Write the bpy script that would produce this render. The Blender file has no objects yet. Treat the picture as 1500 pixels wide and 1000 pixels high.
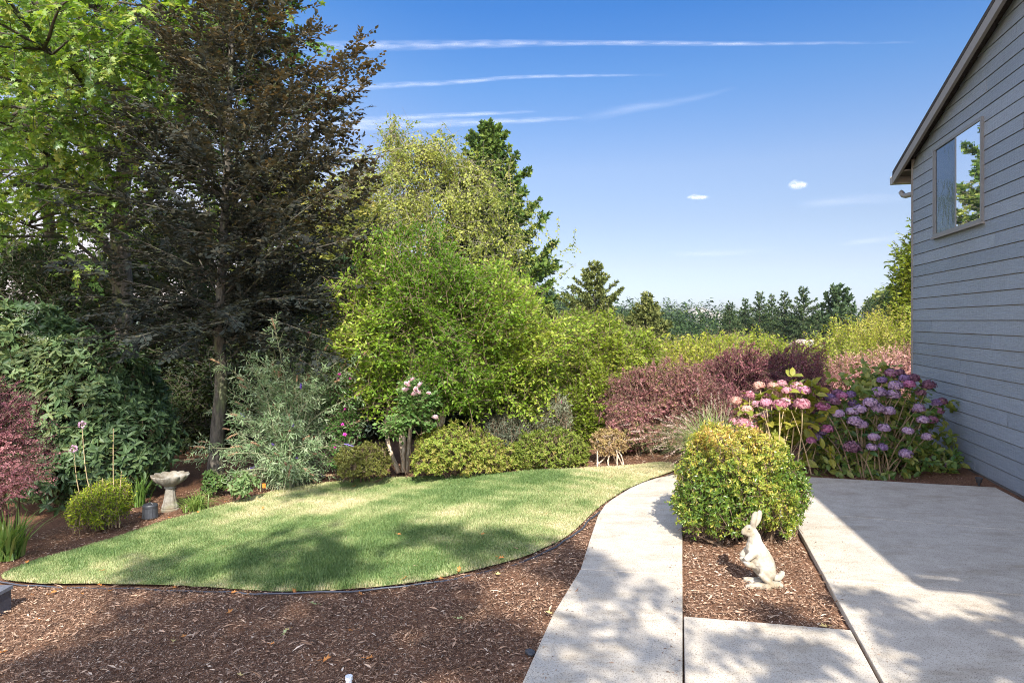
import bpy, math, random
import numpy as np
from mathutils import Vector, geometry as mgeo

C = bpy.context.scene.collection
SC = bpy.context.scene
R = math.radians
# ------------------------------------------------------------------ camera
CAMH = 1.6
cam_d = bpy.data.cameras.new('camera')
cam = bpy.data.objects.new('camera', cam_d)
C.objects.link(cam)
cam.location = (0, 0, CAMH)
cam.rotation_euler = (R(90), 0, 0)
cam_d.sensor_width = 36
cam_d.lens = 24
cam_d.shift_y = -0.02
cam_d.clip_start = 0.05
cam_d.clip_end = 20000
SC.camera = cam
# ------------------------------------------------------------------ sky, sun, exposure
SUN_EL = R(41)
SUN_H = np.array([0.13, -1.0]); SUN_H /= np.linalg.norm(SUN_H)
SUN = np.array([SUN_H[0] * math.cos(SUN_EL), SUN_H[1] * math.cos(SUN_EL), math.sin(SUN_EL)])
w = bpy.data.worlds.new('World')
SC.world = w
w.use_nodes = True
nt = w.node_tree
bg = nt.nodes['Background']
sky = nt.nodes.new('ShaderNodeTexSky')
sky.sky_type = 'NISHITA'
sky.sun_disc = False
sky.sun_elevation = SUN_EL
sky.sun_rotation = math.atan2(SUN_H[0], SUN_H[1])
sky.altitude = 100
sky.air_density = 1.0
sky.dust_density = 0.6
sky.ozone_density = 1.6
# sky dimmed and tinted ahead of the camera, kept bright overhead and behind as fill
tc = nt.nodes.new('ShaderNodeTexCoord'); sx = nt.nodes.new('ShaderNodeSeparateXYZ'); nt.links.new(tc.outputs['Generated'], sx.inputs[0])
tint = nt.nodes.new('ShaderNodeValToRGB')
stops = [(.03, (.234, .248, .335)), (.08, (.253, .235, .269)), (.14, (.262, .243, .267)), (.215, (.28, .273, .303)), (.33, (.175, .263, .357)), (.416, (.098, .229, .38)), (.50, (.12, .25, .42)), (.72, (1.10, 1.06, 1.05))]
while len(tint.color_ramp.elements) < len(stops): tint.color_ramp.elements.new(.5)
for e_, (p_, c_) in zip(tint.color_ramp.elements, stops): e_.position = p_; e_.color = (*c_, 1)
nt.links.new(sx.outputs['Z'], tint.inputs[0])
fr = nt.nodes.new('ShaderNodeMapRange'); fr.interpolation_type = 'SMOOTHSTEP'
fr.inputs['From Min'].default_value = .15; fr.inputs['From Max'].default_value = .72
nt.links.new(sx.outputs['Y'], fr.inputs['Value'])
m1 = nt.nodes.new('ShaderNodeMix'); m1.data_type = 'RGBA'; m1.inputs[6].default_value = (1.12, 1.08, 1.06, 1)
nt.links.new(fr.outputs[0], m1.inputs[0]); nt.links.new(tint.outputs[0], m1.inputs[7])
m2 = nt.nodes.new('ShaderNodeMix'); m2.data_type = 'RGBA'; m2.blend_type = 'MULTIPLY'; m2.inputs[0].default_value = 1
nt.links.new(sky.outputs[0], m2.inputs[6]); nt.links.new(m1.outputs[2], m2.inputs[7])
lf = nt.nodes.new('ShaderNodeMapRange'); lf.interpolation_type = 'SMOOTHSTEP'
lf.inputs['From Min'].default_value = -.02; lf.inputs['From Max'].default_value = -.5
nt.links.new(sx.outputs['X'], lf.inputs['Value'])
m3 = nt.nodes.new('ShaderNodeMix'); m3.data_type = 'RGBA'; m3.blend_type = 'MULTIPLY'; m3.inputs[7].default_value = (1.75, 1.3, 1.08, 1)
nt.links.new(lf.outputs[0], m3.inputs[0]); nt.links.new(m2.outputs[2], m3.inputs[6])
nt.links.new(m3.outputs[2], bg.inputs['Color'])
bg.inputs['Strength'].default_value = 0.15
sl = bpy.data.lights.new('sun', 'SUN')
sl.energy = 3.3
sl.angle = R(0.53)
sl.color = (1.0, 0.95, 0.87)
so = bpy.data.objects.new('sun', sl)
C.objects.link(so)
so.rotation_euler = Vector(-SUN).to_track_quat('-Z', 'Y').to_euler()
so.location = (3, -10, 20)
SC.view_settings.view_transform = 'Standard'
SC.view_settings.look = 'None'
SC.view_settings.exposure = 1.74
SC.view_settings.gamma = 1
SC.cycles.use_denoising = True
SC.cycles.denoiser = 'OPENIMAGEDENOISE'
SC.cycles.denoising_input_passes = 'RGB_ALBEDO_NORMAL'
SC.cycles.denoising_prefilter = 'NONE'
SC.cycles.filter_width = 1.0
SC.cycles.use_adaptive_sampling = False
SC.cycles.max_bounces = 7
SC.cycles.diffuse_bounces = 4
SC.cycles.glossy_bounces = 3
SC.cycles.transmission_bounces = 3
SC.cycles.transparent_max_bounces = 12
SC.cycles.sample_clamp_indirect = 6

# ------------------------------------------------------------------ helpers
def rng(seed): return np.random.default_rng(seed)
def nrm(a): return a / np.maximum(np.linalg.norm(a, axis=-1, keepdims=True), 1e-9)
def P(px, py, D): return np.array([(px - 750) / 1000 * D, D, CAMH + (470 - py) / 1000 * D])

def wave(x, y, seed, f=1.0, n=9):
    r = rng(seed); o = np.zeros(np.broadcast(x, y).shape)
    for i in range(n):
        a = r.uniform(0, 6.283); k = f * r.uniform(.5, 2.2)
        o = o + np.sin((x * math.cos(a) + y * math.sin(a)) * k + r.uniform(0, 6.283))
    return o / math.sqrt(n * .5)
def wave3(p, seed, f=1.0, n=9):
    r = rng(seed); o = np.zeros(p.shape[:-1])
    for i in range(n):
        d = nrm(r.normal(size=3)); o = o + np.sin(p @ d * f * r.uniform(.6, 2.0) + r.uniform(0, 6.283))
    return o / math.sqrt(n * .5)

def g(x, y):
    """height of the ground"""
    x = np.asarray(x, float); y = np.asarray(y, float)
    s = np.clip(-.9 + .25 * np.clip(y, -5, 7.5) - x, 0, 9)
    z = -.10 * (np.sqrt(s * s + .09) - .3) * np.clip((60 - y) / 40, 0, 1)
    z = z + np.interp(y, [-50, 11.5, 14, 25, 45, 120, 300, 420, 700, 900, 3000],
                      [0, 0, -.5, -2.6, -6.5, -10, -16, -12, 0, 2, 2])
    r_ = x / np.maximum(y, 1)
    z = z + np.interp(y, [0, 300, 700, 3000], [0, 0, 1, 1]) * (30 * np.exp(-((r_ - .02) / .075) ** 2) + 13 * np.exp(-((r_ - .22) / .11) ** 2))
    return z
def G(px, py, dz=0.0):
    """the point of the ground a photo pixel shows"""
    d = np.linspace(1.2, 60, 6000)
    h = CAMH + (470 - py) / 1000 * d - (g((px - 750) / 1000 * d, d) + dz)
    i = int(np.argmax(h < 0)) if (h < 0).any() else len(d) - 1
    return P(px, py, d[i])

class Geo:
    """collects triangles, then links them as ONE mesh object"""
    def __init__(s): s.V = []; s.T = []; s.R = []; s.n = 0
    def add(s, V, T, r=0.5):
        V = np.asarray(V, float).reshape(-1, 3); T = np.asarray(T, np.int64).reshape(-1, 3)
        s.V.append(V); s.T.append(T + s.n); s.n += len(V)
        s.R.append(np.broadcast_to(np.asarray(r, float), (len(V),)).copy())
    def quad(s, a, b, c, d, r=0.5): s.add([a, b, c, d], [(0, 1, 2), (0, 2, 3)], r)
    def box(s, o, ax, ay, az, r=0.5):
        """box from corner o along three edge vectors"""
        o, ax, ay, az = (np.asarray(v, float) for v in (o, ax, ay, az))
        V = [o, o + ax, o + ax + ay, o + ay, o + az, o + ax + az, o + ax + ay + az, o + ay + az]
        s.add(V, [(0, 2, 1), (0, 3, 2), (4, 5, 6), (4, 6, 7), (0, 1, 5), (0, 5, 4), (1, 2, 6), (1, 6, 5), (2, 3, 7), (2, 7, 6), (3, 0, 4), (3, 4, 7)], r)
    def tube(s, pts, rad, k=7, r=0.5, cap=True):
        pts = np.asarray(pts, float); n = len(pts); rad = np.broadcast_to(np.asarray(rad, float), (n,))
        t = nrm(np.gradient(pts, axis=0))
        ref = np.array([0, 0, 1.0]) if abs(t[:, 2]).mean() < .8 else np.array([1.0, 0.1, 0])
        u = nrm(np.cross(t, ref)); v = np.cross(t, u)
        a = np.arange(k) * 2 * math.pi / k
        V = pts[:, None] + rad[:, None, None] * (np.cos(a)[None, :, None] * u[:, None] + np.sin(a)[None, :, None] * v[:, None])
        i = np.arange(n - 1)[:, None] * k; j = np.arange(k)[None]; j2 = (j + 1) % k
        T = np.concatenate([np.stack([i + j, i + j2, i + k + j2], -1).reshape(-1, 3), np.stack([i + j, i + k + j2, i + k + j], -1).reshape(-1, 3)])
        V = V.reshape(-1, 3)
        if cap:
            m = len(V); V = np.concatenate([V, pts[:1], pts[-1:]]); jj = np.arange(k); j3 = (jj + 1) % k
            T = np.concatenate([T, np.stack([j3, jj, np.full(k, m)], -1), np.stack([(n - 1) * k + jj, (n - 1) * k + j3, np.full(k, m + 1)], -1)])
        s.add(V, T, r)
    def segs(s, A, B, ra, rb, k=3, r=0.5):
        """many straight thin twigs at once"""
        A = np.asarray(A, float); B = np.asarray(B, float); n = len(A)
        if n == 0: return
        t = nrm(B - A); ref = np.where(np.abs(t[:, 2:3]) < .8, np.array([[0, 0, 1.0]]), np.array([[1.0, 0, 0]]))
        u = nrm(np.cross(t, ref)); v = np.cross(t, u); a = np.arange(k) * 2 * math.pi / k
        ring = np.cos(a)[None, :, None] * u[:, None] + np.sin(a)[None, :, None] * v[:, None]
        ra = np.broadcast_to(ra, (n,)); rb = np.broadcast_to(rb, (n,))
        V = np.concatenate([A[:, None] + ring * ra[:, None, None], B[:, None] + ring * rb[:, None, None]], 1).reshape(-1, 3)
        base = np.arange(n)[:, None] * 2 * k; j = np.arange(k)[None]; j2 = (j + 1) % k
        T = np.concatenate([np.stack([base + j, base + j2, base + k + j2], -1).reshape(-1, 3), np.stack([base + j, base + k + j2, base + k + j], -1).reshape(-1, 3)])
        s.add(V, T, r)
    def lathe(s, prof, c=(0, 0, 0), k=32, fl=None, r=0.5):
        """profile [(radius, z)], fl(angle, i) scales the radius"""
        c = np.asarray(c, float); a = np.arange(k) * 2 * math.pi / k; V = []
        for i, (rd, z) in enumerate(prof):
            f = np.ones(k) if fl is None else np.array([fl(x, i) for x in a])
            V.append(np.stack([np.cos(a) * rd * f, np.sin(a) * rd * f, np.full(k, z)], -1) + c)
        V = np.concatenate(V); n = len(prof); i = np.arange(n - 1)[:, None] * k; j = np.arange(k)[None]; j2 = (j + 1) % k
        T = np.concatenate([np.stack([i + j, i + j2, i + k + j2], -1).reshape(-1, 3), np.stack([i + j, i + k + j2, i + k + j], -1).reshape(-1, 3)])
        s.add(V, T, r)
    def build(s, name, mat, parent=None, smooth=False, loc=None):
        V = np.concatenate(s.V); T = np.concatenate(s.T); rr = np.concatenate(s.R)
        o0 = np.zeros(3)
        if parent is not None:
            q = parent
            while q is not None: o0 = o0 + np.array(q.location); q = q.parent
        elif loc is not None: o0 = np.asarray(loc, float)
        V = V - o0
        me = bpy.data.meshes.new(name)
        me.vertices.add(len(V)); me.vertices.foreach_set('co', V.astype(np.float32).ravel())
        me.loops.add(len(T) * 3); me.loops.foreach_set('vertex_index', T.astype(np.int32).ravel())
        me.polygons.add(len(T)); me.polygons.foreach_set('loop_start', np.arange(0, len(T) * 3, 3, dtype=np.int32))
        try: me.polygons.foreach_set('loop_total', np.full(len(T), 3, np.int32))
        except Exception: pass
        me.polygons.foreach_set('use_smooth', np.full(len(T), smooth, bool))
        at = me.attributes.new('rnd', 'FLOAT', 'POINT'); at.data.foreach_set('value', rr.astype(np.float32))
        me.update(calc_edges=True); me.validate()
        me.materials.append(mat)
        o = bpy.data.objects.new(name, me); C.objects.link(o)
        if parent is not None: o.parent = parent
        elif loc is not None: o.location = loc
        return o

def tag(o, label, cat, group=None):
    o['label'] = label; o['category'] = cat
    if group: o['group'] = group
    return o
def thing(name, label, cat, loc=(0, 0, 0), group=None):
    o = bpy.data.objects.new(name, None); C.objects.link(o); o.location = [float(v) for v in loc]
    o.empty_display_size = .1
    return tag(o, label, cat, group)
def struct(o, kind='structure'):
    o['kind'] = kind; return o

# ------------------------------------------------------------------ materials
def mat(name):
    m = bpy.data.materials.new(name); m.use_nodes = True
    return m, m.node_tree.nodes, m.node_tree.links, m.node_tree.nodes['Principled BSDF']
def ramp(N, stops, mode='LINEAR'):
    r = N.new('ShaderNodeValToRGB'); r.color_ramp.interpolation = mode
    e = r.color_ramp.elements
    while len(e) < len(stops): e.new(.5)
    for el, (p, c) in zip(e, stops): el.position = p; el.color = (*c[:3], 1)
    return r
def noise(N, Lk, scale, detail=5, rough=.55, vec=None, kind='ShaderNodeTexNoise'):
    n = N.new(kind); n.inputs['Scale'].default_value = scale
    if kind == 'ShaderNodeTexNoise': n.inputs['Detail'].default_value = detail; n.inputs['Roughness'].default_value = rough
    if vec is not None: Lk.new(vec, n.inputs['Vector'])
    return n
def objco(N, Lk, sc=(1, 1, 1)):
    t = N.new('ShaderNodeTexCoord'); m = N.new('ShaderNodeMapping'); m.inputs['Scale'].default_value = sc
    Lk.new(t.outputs['Object'], m.inputs['Vector']); return m.outputs['Vector']
def mixc(N, Lk, f, a, b, mode='MIX'):
    m = N.new('ShaderNodeMix'); m.data_type = 'RGBA'; m.blend_type = mode
    for sock, v in ((m.inputs[0], f), (m.inputs[6], a), (m.inputs[7], b)):
        if hasattr(v, 'node'): Lk.new(v, sock)
        else: sock.default_value = v if isinstance(v, (int, float)) else (*v[:3], 1)
    return m.outputs[2]
def bump(N, Lk, h, st, dist, b):
    n = N.new('ShaderNodeBump'); n.inputs['Strength'].default_value = st; n.inputs['Distance'].default_value = dist
    Lk.new(h, n.inputs['Height']); Lk.new(n.outputs[0], b.inputs['Normal']); return n

def leafmat(name, cols, tr=.35, rough=.45, spec=.35, trc=(1.5, 1.5, .7)):
    """cols: three colours across the leaf to leaf variation"""
    m, N, Lk, b = mat(name)
    a = N.new('ShaderNodeAttribute'); a.attribute_name = 'rnd'
    stops = [(i / (len(cols) - 1), c) for i, c in enumerate(cols)]
    rp = ramp(N, stops); Lk.new(a.outputs['Fac'], rp.inputs[0])
    Lk.new(rp.outputs[0], b.inputs['Base Color'])
    b.inputs['Roughness'].default_value = rough; b.inputs['Specular IOR Level'].default_value = spec
    t = N.new('ShaderNodeBsdfTranslucent')
    Lk.new(mixc(N, Lk, 1.0, rp.outputs[0], trc, 'MULTIPLY'), t.inputs['Color'])
    mx = N.new('ShaderNodeMixShader'); mx.inputs[0].default_value = tr
    Lk.new(b.outputs[0], mx.inputs[1]); Lk.new(t.outputs[0], mx.inputs[2])
    Lk.new(mx.outputs[0], N['Material Output'].inputs['Surface'])
    return m
def plain(name, c, rough=.6, spec=.4, var=.15, sc=12, bmp=.2, bd=.01, metal=0):
    m, N, Lk, b = mat(name); v = objco(N, Lk)
    n = noise(N, Lk, sc, 6, .6, v)
    rp = ramp(N, [(.3, tuple(x * (1 - var) for x in c)), (.7, tuple(min(1, x * (1 + var)) for x in c))])
    Lk.new(n.outputs[0], rp.inputs[0]); Lk.new(rp.outputs[0], b.inputs['Base Color'])
    b.inputs['Roughness'].default_value = rough; b.inputs['Specular IOR Level'].default_value = spec; b.inputs['Metallic'].default_value = metal
    if bmp: bump(N, Lk, n.outputs[0], bmp, bd, b)
    return m
def bark(name, c1, c2, sc=(10, 10, 3), moss=None):
    m, N, Lk, b = mat(name); v = objco(N, Lk, sc)
    n = noise(N, Lk, 2.2, 8, .65, v); n2 = noise(N, Lk, .5, 3, .5, v)
    rp = ramp(N, [(.35, c1), (.65, c2)]); Lk.new(n.outputs[0], rp.inputs[0]); col = rp.outputs[0]
    if moss:
        r2 = ramp(N, [(.5, (0, 0, 0)), (.62, (1, 1, 1))]); Lk.new(n2.outputs[0], r2.inputs[0])
        col = mixc(N, Lk, r2.outputs[0], col, moss)
    Lk.new(col, b.inputs['Base Color']); b.inputs['Roughness'].default_value = .85; b.inputs['Specular IOR Level'].default_value = .2
    bump(N, Lk, n.outputs[0], .6, .02, b)
    return m

# ------------------------------------------------------------------ leaves
SH = {
 'rh': ([(0, 0, 0), (.45, -.5, .05), (1, 0, -.06), (.45, .5, .05)], [(0, 1, 2), (0, 2, 3)]),
 'leaf': ([(0, 0, 0), (.28, -.42, .05), (.68, -.36, .03), (1, 0, -.12), (.68, .36, .03), (.28, .42, .05), (.5, 0, -.02)],
          [(0, 1, 6), (1, 2, 6), (2, 3, 6), (3, 4, 6), (4, 5, 6), (5, 0, 6)]),
 'maple': ([(0, 0, 0), (.1, -.5, -.05), (.28, -.26, 0), (.62, -.52, -.06), (.6, -.2, 0), (1, 0, -.1), (.6, .2, 0), (.62, .52, -.06), (.28, .26, 0), (.1, .5, -.05), (.38, 0, .03)],
           [(i, (i + 1) % 10, 10) for i in range(10)]),
 'tuft': ([(0, 0, 0), (.5, -.5, .02), (1, -.12, -.03), (1, .12, -.03), (.5, .5, .02)], [(0, 1, 2), (0, 2, 3), (0, 3, 4)]),
}
def put_leaves(geo, Pp, A, Nn, L, W, r, shape='rh'):
    A = nrm(A); S = nrm(np.cross(A, Nn)); Nn = np.cross(S, A)
    q, f = SH[shape]; q = np.array(q); f = np.array(f); n = len(Pp); k = len(q)
    L = np.broadcast_to(L, (n,))[:, None, None]; W = np.broadcast_to(W, (n,))[:, None, None]
    V = Pp[:, None] + A[:, None] * (q[None, :, 0:1] * L) + S[:, None] * (q[None, :, 1:2] * W) + Nn[:, None] * (q[None, :, 2:3] * L)
    T = (np.arange(n)[:, None, None] * k + f[None]).reshape(-1, 3)
    geo.add(V.reshape(-1, 3), T, np.repeat(np.broadcast_to(r, (n,)), k))

def twig_leaves(geo, S, Dv, Ln, per, L, W, r, shape='rh', ang=50, mode='flat', jit=.35, droop=.1, t0=.1, tone=None, tonej=.25, up=(0, 0, 1), size_j=.3):
    """leaves along straight twigs; mode flat = two ranks in a plane, spiral = round the twig, whorl = rosette at the tip"""
    n = len(S); rr = r
    if n == 0: return
    j = np.arange(per); t = t0 + (1 - t0) * (j[None] + rr.uniform(0, .9, (n, per))) / per
    if mode == 'whorl': t = 1 - .35 * rr.uniform(0, 1, (n, per)) ** 1.5
    Dv = nrm(Dv); upv = nrm(np.array(up, float)[None] + rr.normal(0, .25, (n, 3)))
    B = nrm(np.cross(Dv, upv)); U = np.cross(B, Dv)
    Ln = np.broadcast_to(Ln, (n,))
    pos = S[:, None] + Dv[:, None] * (Ln[:, None] * t)[..., None]
    pos[..., 2] -= droop * Ln[:, None] * t ** 2
    a = R(ang) * rr.uniform(.7, 1.3, (n, per))
    if mode == 'flat':
        sg = np.where(j % 2 == 0, 1.0, -1.0)[None] * np.ones((n, 1))
        side = B[:, None] * sg[..., None]; nor = U[:, None] + 0 * side
    else:
        ph = j[None] * 2.39996 + rr.uniform(0, 6.28, (n, 1)) + rr.normal(0, .3, (n, per))
        side = B[:, None] * np.cos(ph)[..., None] + U[:, None] * np.sin(ph)[..., None]
        nor = Dv[:, None] + 0 * side
    ax = Dv[:, None] * np.cos(a)[..., None] + side * np.sin(a)[..., None] + rr.normal(0, jit, (n, per, 3)) * .6
    ax[..., 2] -= droop
    nor = nor + rr.normal(0, jit, (n, per, 3))
    sz = rr.uniform(1 - size_j, 1 + size_j, (n, per))
    if tone is None: tone = rr.uniform(.2, .8, n)
    tn = np.clip(np.broadcast_to(tone, (n,))[:, None] + rr.normal(0, tonej, (n, per)), 0, 1)
    put_leaves(geo, pos.reshape(-1, 3), ax.reshape(-1, 3), nor.reshape(-1, 3), (L * sz).ravel(), (W * sz).ravel(), tn.ravel(), shape)

def limb(start, az, el, length, curl, r, n=8, wob=.12):
    """a limb's polyline: azimuth, elevation in degrees, curl = degrees of elevation gained to the tip"""
    p = np.array(start, float); out = [p.copy()]; a = R(az); e = R(el)
    for i in range(n - 1):
        e2 = e + R(curl) * i / (n - 1); a += r.normal(0, wob); e2 += r.normal(0, wob * .6)
        p = p + length / (n - 1) * np.array([math.sin(a) * math.cos(e2), math.cos(a) * math.cos(e2), math.sin(e2)])
        out.append(p.copy())
    return np.array(out)
def along(pts, t):
    t = np.clip(np.asarray(t), 0, 1) * (len(pts) - 1); i = np.minimum(t.astype(int), len(pts) - 2); f = (t - i)[..., None]
    return pts[i] * (1 - f) + pts[i + 1] * f, nrm(pts[i + 1] - pts[i])
def limb_twigs(limbs, step, tl, r, ang=55, flat=1.0, t0=.2, taper=.6, dz=0.0):
    """side twigs on both sides of every limb -> starts, directions, lengths"""
    S, Dd, Ls = [], [], []
    for q in limbs:
        ln = np.linalg.norm(np.diff(q, axis=0), axis=1).sum(); m = max(2, int(ln * (1 - t0) / step))
        t = t0 + (1 - t0) * (np.arange(m) + r.uniform(0, 1, m)) / m
        p, d = along(q, t)
        up = nrm(np.array([0, 0, 1.0]) * flat + r.normal(0, 1 - .75 * flat, (m, 3)))
        b = nrm(np.cross(d, up)) * np.where(np.arange(m) % 2 == 0, 1, -1)[:, None]
        a = R(ang) * r.uniform(.6, 1.25, m)[:, None]
        v = d * np.cos(a) + b * np.sin(a) + r.normal(0, .15, (m, 3)); v[:, 2] += dz
        S.append(p); Dd.append(nrm(v)); Ls.append(tl * (1 - taper * t) * r.uniform(.6, 1.3, m))
    for q in limbs:
        S.append(q[-1:]); Dd.append(nrm(q[-1:] - q[-2:-1])); Ls.append(np.array([tl * .6]))
    return np.concatenate(S), np.concatenate(Dd), np.concatenate(Ls)

def shell(ells, n, r, inner=.35, lump=.16, low=-.75, lf=3.0, face=None):
    """points in the shells of ellipsoids (c, (rx,ry,rz)) -> points, outward directions; those inside another ellipsoid are dropped"""
    vol = np.array([(e[1][0] * e[1][2] + e[1][0] * e[1][1] + e[1][1] * e[1][2]) for e in ells]); cnt = (vol / vol.sum() * n).astype(int) + 1
    Ps, Os = [], []
    for (c, rad), m in zip(ells, cnt):
        m2 = int(m * 1.9); d = nrm(r.normal(size=(m2, 3))); d = d[d[:, 2] > low][:int(m * 1.45)]
        c = np.array(c); rad = np.array(rad)
        k = 1 + lump * wave3(d, int(abs(c[0] * 31 + c[2] * 17)) + 3, lf) + r.normal(0, .05, len(d))
        sc = np.where(r.uniform(size=len(d)) < inner, r.uniform(.35, .9, len(d)), 1.0)
        p = c + d * rad * (k * sc)[:, None]; o = nrm(d / rad)
        keep = np.ones(len(p), bool)
        for (c2, r2) in ells:
            if c2 is c or (np.allclose(c2, c)): continue
            keep &= (((p - np.array(c2)) / np.array(r2)) ** 2).sum(1) > .55
        Ps.append(p[keep]); Os.append(o[keep])
    return np.concatenate(Ps), np.concatenate(Os)
def E(px, py, rx, ry, D, rd=None):
    k = D / 1000
    return (P(px, py, D), (rx * k, rd if rd else (rx + ry) / 2 * k, ry * k))

def poly_px(pts, n, r, dz=0.0):
    """random ground points inside a photo polygon"""
    q = np.array([G(*p)[:2] for p in pts]); return poly_fill(q, n, r)
def inside(q, x, y):
    c = np.zeros(x.shape, bool); j = len(q) - 1
    for i in range(len(q)):
        cond = ((q[i, 1] > y) != (q[j, 1] > y)) & (x < (q[j, 0] - q[i, 0]) * (y - q[i, 1]) / (q[j, 1] - q[i, 1] + 1e-12) + q[i, 0])
        c ^= cond; j = i
    return c
def poly_fill(q, n, r):
    lo, hi = q.min(0), q.max(0); out = []; tot = 0
    while tot < n:
        p = r.uniform(lo, hi, (max(n, 500) * 2, 2)); p = p[inside(q, p[:, 0], p[:, 1])]; out.append(p); tot += len(p)
    p = np.concatenate(out)[:n]
    return p
def smooth_loop(q, n=4):
    """Catmull-Rom through a closed loop"""
    q = np.array(q, float); m = len(q); out = []
    for i in range(m):
        a, b, c, d = q[i - 1], q[i], q[(i + 1) % m], q[(i + 2) % m]
        for k in range(n):
            t = k / n
            out.append(.5 * ((2 * b) + (c - a) * t + (2 * a - 5 * b + 4 * c - d) * t * t + (3 * b - a - 3 * c + d) * t ** 3))
    return np.array(out)
def sheet(geo, q, dz, grid, rough=0.0, seed=1):
    """a sheet over a ground polygon, following the ground"""
    lo, hi = q.min(0), q.max(0)
    gx, gy = np.meshgrid(np.arange(lo[0], hi[0], grid), np.arange(lo[1], hi[1], grid)); gx = gx.ravel(); gy = gy.ravel()
    r = rng(seed); gx = gx + r.uniform(-.3, .3, gx.shape) * grid; gy = gy + r.uniform(-.3, .3, gy.shape) * grid
    k = inside(q, gx, gy); pts = [Vector(p) for p in q] + [Vector((a, b)) for a, b in zip(gx[k], gy[k])]
    res = mgeo.delaunay_2d_cdt(pts, [], [list(range(len(q)))], 1, 1e-5)
    v = np.array([tuple(p) for p in res[0]]); f = np.array([tuple(t) for t in res[2] if len(t) == 3])
    z = g(v[:, 0], v[:, 1]) + dz
    if rough: z = z + rough * (wave(v[:, 0], v[:, 1], seed, 9) + .6 * wave(v[:, 0], v[:, 1], seed + 1, 30) + r.normal(0, .5, len(v)))
    a = v[f[:, 1]] - v[f[:, 0]]; b = v[f[:, 2]] - v[f[:, 0]]; fl = a[:, 0] * b[:, 1] - a[:, 1] * b[:, 0] < 0
    f[fl] = f[fl][:, ::-1]
    geo.add(np.column_stack([v, z]), f, .5)
# ------------------------------------------------------------------ ground, lawn, paving
def concrete(name):
    m, N, Lk, b = mat(name); v = objco(N, Lk)
    big = noise(N, Lk, .9, 4, .6, v); med = noise(N, Lk, 7, 6, .7, v); fine = noise(N, Lk, 160, 2, .6, v)
    c = mixc(N, Lk, big.outputs[0], (.40, .350, .280), (.505, .455, .378))
    r1 = ramp(N, [(.35, (.86, .85, .84)), (.65, (1.05, 1.05, 1.05))]); Lk.new(med.outputs[0], r1.inputs[0])
    c = mixc(N, Lk, 1.0, c, r1.outputs[0], 'MULTIPLY')
    r2 = ramp(N, [(.34, (.5, .47, .44)), (.46, (1, 1, 1)), (.68, (1.03, 1.03, 1.03)), (.8, (1.15, 1.13, 1.1))]); Lk.new(fine.outputs[0], r2.inputs[0])
    c = mixc(N, Lk, 1.0, c, r2.outputs[0], 'MULTIPLY')
    vo = noise(N, Lk, 34, vec=v, kind='ShaderNodeTexVoronoi'); r3 = ramp(N, [(.07, (.34, .3, .27)), (.14, (1, 1, 1))]); Lk.new(vo.outputs['Distance'], r3.inputs[0])
    sp = noise(N, Lk, 3.1, 3, .6, v); r4 = ramp(N, [(.56, (0, 0, 0)), (.66, (.8, .8, .8))]); Lk.new(sp.outputs[0], r4.inputs[0])
    c = mixc(N, Lk, r4.outputs[0], c, mixc(N, Lk, 1.0, c, r3.outputs[0], 'MULTIPLY'))
    st = noise(N, Lk, 1.7, 7, .75, objco(N, Lk, (1, 2.5, 1))); r5 = ramp(N, [(.50, (1, 1, 1)), (.70, (.74, .70, .63))]); Lk.new(st.outputs[0], r5.inputs[0])
    c = mixc(N, Lk, 1.0, c, r5.outputs[0], 'MULTIPLY')
    Lk.new(c, b.inputs['Base Color']); b.inputs['Roughness'].default_value = .85; b.inputs['Specular IOR Level'].default_value = .25
    ad = N.new('ShaderNodeMath'); ad.operation = 'ADD'; Lk.new(fine.outputs[0], ad.inputs[0]); Lk.new(med.outputs[0], ad.inputs[1])
    bump(N, Lk, ad.outputs[0], .35, .004, b)
    return m
M_conc = concrete('brushed concrete')

def mulchmat():
    m, N, Lk, b = mat('bark mulch'); v = objco(N, Lk)
    n1 = noise(N, Lk, 55, 6, .7, v); n2 = noise(N, Lk, 3, 4, .6, v)
    r1 = ramp(N, [(.3, (.045, .023, .014)), (.5, (.16, .083, .048)), (.72, (.32, .18, .108))]); Lk.new(n1.outputs[0], r1.inputs[0])
    r2 = ramp(N, [(.35, (.75, .72, .7)), (.65, (1.15, 1.1, 1.05))]); Lk.new(n2.outputs[0], r2.inputs[0])
    Lk.new(mixc(N, Lk, 1.0, r1.outputs[0], r2.outputs[0], 'MULTIPLY'), b.inputs['Base Color'])
    b.inputs['Roughness'].default_value = .9; b.inputs['Specular IOR Level'].default_value = .15
    bump(N, Lk, n1.outputs[0], .9, .02, b)
    return m
M_mulch = mulchmat()

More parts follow.
